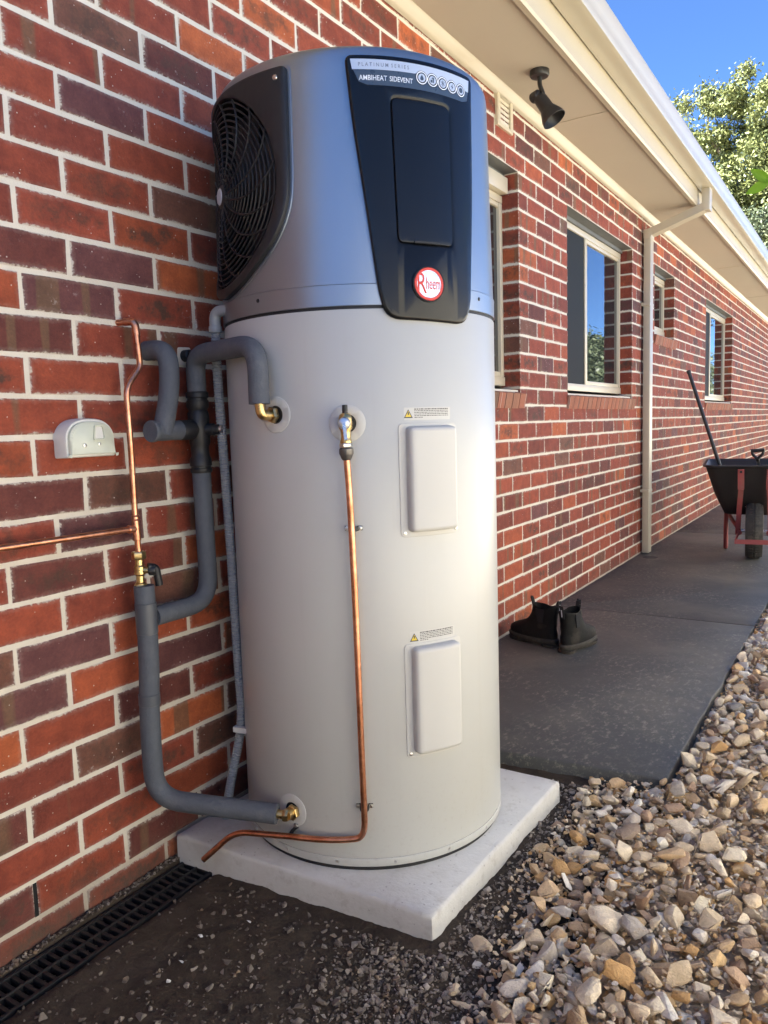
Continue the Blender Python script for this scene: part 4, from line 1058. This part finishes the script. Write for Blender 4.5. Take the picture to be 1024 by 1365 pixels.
bm = BM(); quadbar(bm, (.114, .428, .352), (.182, .437, .352), .012, .014, (0, 0, 1)); finish(bm, 'clip', MAT['white_plastic'], cn)
# capped stub through the wall
cs_ = empty('capped_stub', (.0, .436, 1.312), 'small black capped pipe stub in a white patch on the wall', 'pipe')
bm = BM(); prism(bm, [roundpoly([(.0, 1.287), (.048, 1.290), (.046, 1.336), (.004, 1.334)], .008)], [(-.006, 0), (.003, .001)])
for v in bm.verts: v.co = (v.co.z, v.co.x+.412, v.co.y)
finish(bm, 'mortar_patch', MAT['mortar'], cs_, 40)
bm = BM(); lathe(bm, [(.015, -.01), (.015, .022), (.012, .025), (.0095, .025), (.0095, .012), (.001, .011)], (0, .436, 1.312), (1, 0, 0), 24); finish(bm, 'cap', MAT['black_matt'], cs_, 35)
# ------------------------------------------------------------------ weatherproof outlet box on the wall
ob = empty('outlet_box', (0, .11, 1.07), 'small pale plastic weatherproof box with arched lid on the brick wall', 'outlet box')
arch = [(.048, 1.072), (.176, 1.072)]+[(.112+.064*math.cos(t)*(abs(math.cos(t))**-.25 if abs(math.cos(t)) > .05 else 1), 1.112+.044*math.sin(t)) for t in [math.pi*k/18 for k in range(19)]]
arch = roundpoly(arch, .004, 2)
def wallp(bm):
    for v in bm.verts: v.co = (v.co.z, v.co.x, v.co.y)
bm = BM(); prism(bm, [arch], [(-.004, -.001), (.034, 0), (.038, .002)]); wallp(bm); finish(bm, 'case', MAT['white_plastic'], ob, 40)
ai = offset_poly(arch if area2(arch) > 0 else arch[::-1], .006)
bm = BM(); prism(bm, [ai], [(.037, 0), (.044, .001), (.048, .006)]); wallp(bm); finish(bm, 'lid', MAT['pale_cover'], ob, 40)
bm = BM(); prism(bm, [roundpoly([(.110, 1.108), (.142, 1.108), (.138, 1.142), (.114, 1.142)], .005), roundpoly([(.114, 1.112), (.138, 1.112), (.1345, 1.138), (.1175, 1.138)], .004)], [(.047, 0), (.052, .0006)]); wallp(bm); finish(bm, 'window_rim', MAT['pale_cover'], ob, 40)
bm = BM(); prism(bm, [roundpoly([(.114, 1.112), (.138, 1.112), (.1345, 1.138), (.1175, 1.138)], .004)], [(.047, 0), (.0488, 0)]); wallp(bm); finish(bm, 'window', MAT['white_plastic'], ob, 40)
bm = BM(); lathe(bm, [(.005, .047), (.0045, .050), (.001, .0505)], (0, .088, 1.098), (1, 0, 0), 14); finish(bm, 'screw', MAT['steel'], ob, 40)
bm = BM(); lathe(bm, [(.004, .047), (.0035, .050), (.001, .0505)], (0, .126, 1.100), (1, 0, 0), 14); finish(bm, 'screw', MAT['steel'], ob, 40)
# ------------------------------------------------------------------ vent
vt = empty('wall_vent', (0, 2.49, 2.46), 'cream louvred air vent in the brickwork under the eaves', 'vent')
bm = BM(); prism(bm, [[(VENT[0], VENT[2]), (VENT[1], VENT[2]), (VENT[1], VENT[3]), (VENT[0], VENT[3])], [(VENT[0]+.030, VENT[2]+.018), (VENT[1]-.030, VENT[2]+.018), (VENT[1]-.030, VENT[3]-.018), (VENT[0]+.030, VENT[3]-.018)]], [(-.02, 0), (.012, 0), (.015, .003)]); wallp(bm); finish(bm, 'frame', MAT['frame'], vt, 30)
bm = BM(); box(bm, (-.015, VENT[0]+.03, VENT[2]+.018), (-.006, VENT[1]-.03, VENT[3]-.018)); finish(bm, 'back', MAT['black_deep'], vt)
for k in range(5):
    z = VENT[2]+.031+k*.0225; bm = BM(); quadbar(bm, (.004, VENT[0]+.029, z), (.004, VENT[1]-.029, z), .004, .013, (.25, 0, 1)); finish(bm, 'louvre', MAT['frame'], vt)
# ------------------------------------------------------------------ flood light under the soffit
fl = empty('spot_light', (.22, 2.39, SOF), 'black spotlight with flared shade hanging under the soffit', 'lamp')
LX, LY = .215, 2.395
bm = BM(); lathe(bm, [(.042, SOF-.001), (.042, SOF-.020), (.038, SOF-.026), (.012, SOF-.028)], (LX, LY, 0), (0, 0, 1), 28); finish(bm, 'base', MAT['lamp_black'], fl, 35)
bm = BM(); tube(bm, fpath([(LX, LY, SOF-.025, 0), (LX, LY, SOF-.060, .02), (LX+.020, LY-.008, SOF-.105, .02), (LX+.010, LY-.004, SOF-.13, 0)], 6), .010, 12); finish(bm, 'stem', MAT['lamp_black'], fl, 50)
kd = Vector((LX-.004, LY-.004, SOF-.105)); dirv = Vector((.62, .05, -1)).normalized()
bm = BM(); lathe(bm, [(.017, -.024), (.023, -.017), (.023, .017), (.017, .024)], kd+Vector((-.012, 0, 0)), (.9, -.4, .1), 22); finish(bm, 'knuckle', MAT['lamp_black'], fl, 35)
bm = BM(); lathe(bm, [(.016, .0), (.027, .010), (.029, .026), (.031, .072), (.035, .080), (.049, .112), (.053, .132), (.0515, .1325), (.047, .112), (.029, .088), (.001, .084)], kd, dirv, 36, capb=False); finish(bm, 'shade', MAT['lamp_black'], fl, 35)
# ------------------------------------------------------------------ boots
def boot(name, loc, rz, label):
    root = empty(name, loc, label, 'boot', 'work boots'); root.rotation_euler = (0, 0, rz); root.scale = (.96, .95, 1.06)
    def outline(z0, f0, b0, w, n=28):
        pts = []
        L = f0-b0
        for k in range(n):
            t = 2*math.pi*k/n; c, s = math.cos(t), math.sin(t)
            x = b0+L*(.5+.5*math.copysign(abs(c)**.85, c)); fr = (x-b0)/max(L, 1e-6)
            ww = w*(.86+.22*max(0, math.sin(min(1, fr*1.05)*math.pi*.75))) if L > .2 else w
            pts.append((x, math.copysign(abs(s)**.85, s)*ww/2*(1 if s > 0 else .96), z0))
        return pts
    def loft(bm, levels, capb=True, capt=True):
        rings = [[bm.verts.new(p) for p in outline(*l)] for l in levels]; n = len(rings[0])
        for a, b in zip(rings, rings[1:]):
            for k in range(n): bm.faces.new((a[k], a[(k+1) % n], b[(k+1) % n], b[k]))
        if capb: bm.faces.new(rings[0][::-1])
        if capt: bm.faces.new(rings[-1])
    bm = BM(); loft(bm, [(.012, .292, .004, .098), (.016, .298, .0, .106), (.030, .302, -.003, .110), (.034, .298, .0, .106), (.036, .292, .003, .102)])
    loft(bm, [(0, .295, .135, .098), (.012, .298, .128, .104)]); loft(bm, [(0, .085, .002, .082), (.013, .088, .0, .088)])
    finish(bm, 'sole', MAT['sole'], root, 40, off=(0, 0, 0))
    bm = BM(); loft(bm, [(.034, .292, .006, .100), (.050, .293, .004, .103), (.062, .286, .005, .100), (.073, .270, .007, .094), (.083, .240, .009, .088), (.092, .208, .010, .084), (.104, .182, .011, .081), (.120, .163, .010, .079), (.140, .150, .006, .079), (.158, .144, .002, .080), (.166, .142, .001, .081), (.168, .140, .003, .078), (.150, .136, .010, .070), (.100, .15, .02, .062)], True, True)
    for v in bm.verts:
        if v.co.z > .05: v.co += Vector((noise.noise(v.co*38)*.004, noise.noise(v.co*31+Vector((5, 0, 0)))*.004, noise.noise(v.co*25)*.003))
        if v.co.z > .14: v.co.z += .014*abs((v.co.x-.07)/.07)**1.5
    finish(bm, 'upper', MAT['leather'], root, 60, off=(0, 0, 0))
    for s in (-1, 1):
        bm = BM(); pts = [(.062, s*.0415, .105), (.088, s*.0425, .105), (.102, s*.0420, .165), (.050, s*.0420, .165)]; q = [bm.verts.new(p) for p in pts]; q2 = [bm.verts.new((p[0], p[1]*.9, p[2])) for p in pts]
        bm.faces.new(q); 
        for k in range(4): bm.faces.new((q[k], q[(k+1) % 4], q2[(k+1) % 4], q2[k]))
        finish(bm, 'elastic_gusset', MAT['elastic'], root, off=(0, 0, 0))
    for x, lean in ((.000, -.012), (.146, .014)):
        bm = BM(); pts = [Vector((x, -.003, .150)), Vector((x+lean*.6, -.003, .185)), Vector((x+lean, 0, .205)), Vector((x+lean*.9+(.006 if x < .1 else -.006), .002, .200)), Vector((x+(.010 if x < .1 else -.010), .003, .155))]
        for a, b in zip(pts, pts[1:]): quadbar(bm, a, b, .018, .0028, (1, 0, .2))
        t_ = finish(bm, 'pull_tab', MAT['elastic'], root, off=(0, 0, 0))
        bm = BM(); quadbar(bm, (x+lean*.55+(-.0035 if x < .1 else .0035), -.003, .160), (x+lean*.8+(-.0035 if x < .1 else .0035), -.002, .190), .005, .001, (1, 0, .2)); finish(bm, 'stripe', MAT['silver'], t_, off=(0, 0, 0))
    return root
boot('work_boot', (.300, 2.345, .0862), R_(160), 'worn black work boot lying nearest the wall, toe to the bricks')
boot('work_boot', (.352, 2.262, .0862), R_(80), 'dusty black work boot farther from the wall, heel towards the viewer')
# ------------------------------------------------------------------ wheelbarrow
wx, wy = .785, 5.14; PZ = .0862
wb = empty('wheelbarrow', (wx, wy, PZ), 'black trayed wheelbarrow with faded red frame standing on the path', 'wheelbarrow')
bm = BM()
def ringpts(x, y0, y1, w0, w1, z): return [(x-w0, y0, z), (x+w0, y0, z), (x+w1, y1, z), (x-w1, y1, z)]
L0 = roundpoly([(-.325, -.17), (.325, -.17), (.34, .74), (-.34, .74)], .09, 6)
def lev(sx, y0, y1, z, base=L0): return [((p[0]*sx), y0+(p[1]+.17)/.91*(y1-y0), z) for p in base]
levs = [lev(1.06, -.20, .77, .760), lev(1.06, -.20, .77, .770), lev(1.0, -.17, .74, .772), lev(.97, -.15, .72, .755), lev(.80, -.03, .60, .56), lev(.60, .10, .46, .405), lev(.5, .14, .42, .398)]
levs_o = [lev(1.06, -.20, .77, .760), lev(1.0, -.165, .735, .752), lev(.82, -.04, .61, .55), lev(.62, .085, .475, .395), lev(.5, .12, .44, .386)]
def stack(bm, lv, flip):
    rings = [[bm.verts.new((wx+p[0], wy+p[1], p[2])) for p in l] for l in lv]; n = len(rings[0])
    for a, b in zip(rings, rings[1:]):
        for k in range(n):
            q = (a[k], a[(k+1) % n], b[(k+1) % n], b[k]); bm.faces.new(q if not flip else q[::-1])
    bm.faces.new(rings[-1] if not flip else rings[-1][::-1])
stack(bm, levs, False); stack(bm, levs_o, True); finish(bm, 'tray', MAT['tray'], wb, 40)
bm = BM(); wr, ww = .197, .058; wc = (wx, wy, PZ+wr)
lathe(bm, [(wr-.062, -ww*.80), (wr-.030, -ww*1.0), (wr-.010, -ww*.95), (wr-.002, -ww*.62), (wr, -ww*.2), (wr, ww*.2), (wr-.002, ww*.62), (wr-.010, ww*.95), (wr-.030, ww*1.0), (wr-.062, ww*.80)], wc, (1, 0, 0), 56, False, False)
whl = bpy.data.objects.new('wheel', None); COL.objects.link(whl); whl.parent = wb
finish(bm, 'tyre', MAT['rubber'], whl, 50, off=wb.location)
for k in range(52):
    a = 2*math.pi*k/52; r = wr+.0005
    for s in (-1, 1):
        if k == 0 and s == -1:
            bm = BM(); box(bm, (-.017, -.007, -.004), (.017, .007, .003), .001, 1); trm = bpy.data.meshes.new('tread'); bm.to_mesh(trm); bm.free(); trm.materials.append(MAT['rubber'])
        o = link('tread_block', trm, None, whl); o.location = (s*.021, math.cos(a)*r, wr+math.sin(a)*r); o.rotation_euler = (a-math.pi/2, 0, s*.35)
bm = BM(); lathe(bm, [(wr-.060, -.042), (wr-.066, -.03), (.05, -.018), (.022, -.05), (.022, .05), (.05, .018), (wr-.066, .03), (wr-.060, .042)], wc, (1, 0, 0), 40); finish(bm, 'rim', MAT['red_steel'], whl, 40, off=wb.location)
bm = BM(); tube(bm, [(wx-.115, wy, PZ+wr), (wx+.115, wy, PZ+wr)], .010, 12); finish(bm, 'axle', MAT['steel'], whl, 40, off=wb.location)
for s in (-1, 1):
    bm = BM(); tube(bm, fpath([(wx+s*.095, wy-.05, PZ+wr-.012, 0), (wx+s*.10, wy+.05, PZ+wr, .05), (wx+s*.20, wy+.55, .375, .2), (wx+s*.27, wy+1.25, .58, 0)], 6), .016, 12); finish(bm, 'chassis_rail', MAT['red_steel'], wb, 50)
    bm = BM(); tube(bm, [(wx+s*.27, wy+1.18, .56), (wx+s*.275, wy+1.32, .60)], .020, 12); finish(bm, 'grip', MAT['handle_black'], wb, 50)
    bm = BM()
    pb = [Vector((wx+s*.092, wy-.205, .742)), Vector((wx+s*.090, wy-.165, .60)), Vector((wx+s*.100, wy-.075, .44)), Vector((wx+s*.108, wy-.005, PZ+wr-.03))]
    for i, (a, b) in enumerate(zip(pb, pb[1:])): quadbar(bm, a, b, .034 if i else .042, .010, (0, -1, .3))
    bo = finish(bm, 'front_brace', MAT['red_steel'], wb)
    bm = BM(); lathe(bm, [(.009, 0), (.008, .004), (.001, .005)], (wx+s*.092, wy-.208, .725), (0, -1, .1), 10); finish(bm, 'bolt', MAT['seal'], bo, 40, off=wb.location)
    bm = BM(); pl = [Vector((wx+s*.19, wy+.22, .40)), Vector((wx+s*.195, wy+.30, .25)), Vector((wx+s*.195, wy+.34, PZ+.012)), Vector((wx+s*.195, wy+.46, PZ+.012)), Vector((wx+s*.20, wy+.60, .40))]
    tube(bm, fpath([tuple(p)+(.05,) for p in pl], 6), .016, 12); finish(bm, 'leg', MAT['red_steel'], wb, 50)
bm = BM(); quadbar(bm, (wx-.125, wy-.215, .232), (wx+.125, wy-.215, .232), .006, .032, (0, 0, 1)); 
for s in (-1, 1): quadbar(bm, (wx+s*.122, wy-.215, .232), (wx+s*.100, wy-.04, PZ+wr-.01), .006, .028, (0, 0, 1))
finish(bm, 'wheel_guard', MAT['red_steel'], wb)
wb.rotation_euler = (0, 0, R_(7))
# tools in the barrow
sv = empty('long_shovel', (.60, 5.4, .45), 'long straight black handle of a tool leaning out of the barrow', 'tool')
bm = BM(); tube(bm, [(.312, 5.185, 1.458), (.525, 5.185, .80), (.640, 5.185, .47)], .013, 12); finish(bm, 'handle', MAT['handle_black'], sv, 50)
bm = BM(); lathe(bm, [(.0125, 0), (.0155, .004), (.0155, .02), (.014, .024)], (.317, 5.185, 1.442), (-.31, 0, .95), 14); finish(bm, 'end_cap', MAT['handle_black'], sv, 50)
bm = BM(); tube(bm, [(.628, 5.185, .505), (.650, 5.20, .44)], .018, 12); quadbar(bm, (.645, 5.20, .455), (.70, 5.33, .412), .17, .004, (0, 0, 1)); finish(bm, 'blade', MAT['steel'], sv, 50)
sd = empty('spade', (.80, 5.4, .47), 'tool with dark D shaped grip poking above the barrow tray', 'tool')
bm = BM(); tube(bm, fpath([(.762, 5.15, .862, 0), (.762, 5.15, .838, .012), (.795, 5.15, .806, .01), (.795, 5.16, .79, 0)], 5), .010, 10); tube(bm, fpath([(.832, 5.15, .868, 0), (.832, 5.15, .842, .012), (.795, 5.15, .806, .01), (.795, 5.16, .79, 0)], 5), .010, 10); tube(bm, [(.752, 5.15, .862), (.842, 5.15, .868)], .0135, 12); finish(bm, 'grip', MAT['handle_black'], sd, 50)
bm = BM(); tube(bm, [(.795, 5.155, .815), (.80, 5.30, .66), (.805, 5.48, .45)], .012, 12); finish(bm, 'shaft', MAT['steel'], sd, 50)
bm = BM(); quadbar(bm, (.805, 5.47, .462), (.81, 5.58, .43), .16, .004, (0, 0, 1)); finish(bm, 'blade', MAT['steel'], sd)

# ------------------------------------------------------------------ boundary fence and trees
FX = 3.2
fe = empty('boundary_fence', (FX, 3, -.08), 'cream ribbed steel boundary fence facing the house wall', 'fence')
sheet = None
y = -7.0
while y < 46:
    if sheet is None:
        bm = BM(); pf_ = []; k = 0; yy = 0
        while yy < 2.36:
            pf_ += [(0, yy), (0, yy+.10), (.035, yy+.125), (.035, yy+.17), (0, yy+.195)]; yy += .197
        rings = [[bm.verts.new((a, b, z)) for a, b in pf_] for z in (0, 1.78)]
        for k in range(len(pf_)-1): bm.faces.new((rings[0][k], rings[0][k+1], rings[1][k+1], rings[1][k]))
        sheet = bpy.data.meshes.new('sheet'); bm.to_mesh(sheet); bm.free(); sheet.materials.append(MAT['fence'])
    o = link('sheet', sheet, None, fe); o.location = (0, y-3, .05)
    bm = BM(); box(bm, (FX-.03, y-.03, -.08), (FX+.05, y+.03, 1.80), .004); finish(bm, 'post', MAT['fence'], fe, 40)
    bm = BM(); box(bm, (FX-.025, y+.031, 1.76), (FX+.06, y+2.369, 1.80), .004); finish(bm, 'rail', MAT['fence'], fe, 40)
    y += 2.4
o = link('sheet', sheet, None, fe); o.location = (-.05, -6.6, .05); o.rotation_euler = (0, 0, R_(90)); o.scale = (1, 1.31, 1)   # unseen return and rail behind the viewer, added to block low sky and bounce
bm = BM(); box(bm, (.02, -3.63, 1.76), (FX-.08, -3.56, 1.80), .004); finish(bm, 'rail', MAT['fence'], fe, 40)
def foliage(name, parent, blobs, n, size, mat, seed, droop=.5, loc=(0, 0, 0)):
    r = random.Random(seed); V = []; F = []; SE = []
    tot = sum(b[3]**2 for b in blobs)
    for cx, cy, cz, R, fz in blobs:
        m = int(n*R*R/tot)
        subs = []
        for _ in range(max(6, int(R*16))):
            d = Vector((r.gauss(0, 1), r.gauss(0, 1), r.gauss(0, 1))).normalized(); k = R*(r.random()**.45)
            subs.append((Vector((cx+d.x*k, cy+d.y*k, cz+d.z*k*fz)), R*r.uniform(.14, .30)))
        for _ in range(m):
            c, q = subs[r.randrange(len(subs))]
            d = Vector((r.gauss(0, .55), r.gauss(0, .55), r.gauss(0, .5)))*q; p = c+d
            ax = Vector((r.gauss(0, 1), r.gauss(0, 1), r.gauss(-droop, .8))).normalized(); sd_ = ax.cross(Vector((r.gauss(0, 1), r.gauss(0, 1), r.gauss(0, 1)))).normalized()
            L = size*r.uniform(.6, 1.3); w = L*r.uniform(.16, .26); n0 = len(V)
            V += [tuple(p-Vector(loc)), tuple(p+ax*L*.5+sd_*w-Vector(loc)), tuple(p+ax*L-Vector(loc)), tuple(p+ax*L*.5-sd_*w-Vector(loc))]; F.append([n0, n0+1, n0+2, n0+3])
            s = min(1, max(0, r.gauss(.5, .28))); SE += [s]*4
    me = field(name, V, F, None, [(1, 1, 1, 1)]*len(V), SE, None, mat, parent)
    return me
def tree(name, base, blobs, n, size, mat, seed, label, height, group=None):
    t = empty(name, base, label, 'tree', group)
    foliage('crown', t, blobs, n, size, mat, seed, loc=base)
    b = Vector(base); bm = BM()
    tube(bm, [b+Vector((0, 0, -.1)), b+Vector((.1, .05, height*.3)), b+Vector((.0, .1, height*.6))], .2, 10, rads=[.26, .19, .12])
    for cx, cy, cz, R, fz in blobs:
        s = b+Vector((.05, .07, height*.45)); e = Vector((cx, cy, cz)); tube(bm, [s, s.lerp(e, .5)+Vector((0, 0, .25)), e, e+Vector((0, 0, R*.5))], .08, 7, rads=[.10, .07, .04, .015])
    finish(bm, 'trunk', MAT['bark'], t, 60)
tree('gum_tree', (.2, 22.0, -.08), [(-2.35, 21.2, 8.3, 1.1, 1.0), (-1.2, 21.3, 8.55, 1.15, 1.0), (-.2, 21.4, 8.7, 1.2, 1.0), (1.0, 21.6, 8.2, 1.5, 1.0), (-2.1, 21.1, 6.8, 1.4, 1.0), (-.9, 21.0, 6.9, 1.6, 1.0), (.7, 21.2, 6.5, 1.8, 1.0), (-1.0, 21.0, 5.6, 1.5, 1.0)], 115000, .105, MAT['gum'], 21, 'tall gum tree with pale yellow green crown beyond the roof end', 8.6)
tree('dark_tree', (-.2, 19.5, -.08), [(-1.0, 19.2, 4.9, 1.1, 1.0), (.1, 19.0, 5.3, 1.3, 1.0), (1.2, 19.4, 4.8, 1.4, 1.0), (0, 19.2, 3.9, 1.4, 1.0)], 26000, .12, MAT['gum_dark'], 22, 'darker grey green tree below the gum crown by the gutter end', 5.4)
for k, (bx, by, hh) in enumerate(((5.4, 21.0, 3.7), (5.7, 24.2, 4.1), (6.4, 41.0, 5.0))):
    tree('garden_tree', (bx, by, -.08), [(bx, by, hh*.64, hh*.34, .9), (bx+.3, by+1.3, hh*.58, hh*.32, .9), (bx-.2, by-1.3, hh*.56, hh*.31, .9)], 14000, .15, MAT['gum_dark'], 30+k,
         ('bushy tree behind the fence, mirrored lowest in the window glass', 'bushy middle tree behind the boundary fence', 'tallest bushy tree behind the far end of the fence')[k], hh, 'trees behind the fence')
# sapling whose twig reaches into the picture at the right
sp = empty('leafy_sapling', (2.05, 1.75, .03), 'bright green leafy twig reaching in at the right edge', 'sapling')
bm = BM()
tube(bm, [(2.05, 1.75, -.05), (2.02, 1.70, .8), (1.95, 1.62, 1.5), (1.92, 1.58, 2.0)], .01, 8, rads=[.014, .011, .008, .003])
tw = fpath([(1.975, 1.65, 1.30, 0), (1.70, 1.45, 1.62, .1), (1.45, 1.27, 1.70, .1), (1.262, 1.140, 1.672, 0)], 6)
tube(bm, tw, .003, 7, rads=[.005-.0035*k/(len(tw)-1) for k in range(len(tw))]); finish(bm, 'stem', MAT['bark'], sp, 60)
def leaf_mesh(base, tip, w, curl):
    base, tip = Vector(base), Vector(tip); d = tip-base; L = d.length; d.normalize(); s = d.cross((CAM-base).normalized()).normalized(); s = (s+Vector((.1, .2, .25))).normalized(); nn = s.cross(d).normalized()
    bm = BM(); g = []
    for i in range(9):
        t = i/8; ww = w*math.sin(math.pi*min(1, t*.93+.03))**.8*(1-.25*t); row = []
        for j in range(5):
            q = (j-2)/2; row.append(bm.verts.new(base+d*L*t+s*ww*q+nn*(curl*(t*t)*L*.35+abs(q)*ww*.35)))
        g.append(row)
    for i in range(8):
        for j in range(4): bm.faces.new((g[i][j], g[i][j+1], g[i+1][j+1], g[i+1][j]))
    bmesh.ops.solidify(bm, geom=bm.faces[:], thickness=.0006)
    return bm
for a, b, w, c in (((1.262, 1.140, 1.672), (1.213, 1.128, 1.652), .014, -.3), ((1.262, 1.140, 1.672), (1.222, 1.122, 1.702), .013, .2), ((1.285, 1.155, 1.678), (1.268, 1.120, 1.632), .016, .3), ((1.31, 1.17, 1.69), (1.30, 1.14, 1.735), .014, .2), ((1.36, 1.20, 1.70), (1.33, 1.15, 1.66), .015, .3), ((1.45, 1.27, 1.70), (1.42, 1.23, 1.76), .016, .2)):
    finish(leaf_mesh(a, b, w, c), 'leaf', MAT['leaf'], sp, 60)
for k in range(26):
    t = rs.random(); st_ = Vector((2.02, 1.70, .8)).lerp(Vector((1.92, 1.58, 2.0)), t); e = st_+Vector((rs.gauss(0, .06), rs.gauss(0, .06), rs.uniform(-.02, .05)))
    finish(leaf_mesh(st_, e, .016, .2), 'leaf', MAT['leaf'], sp, 60)
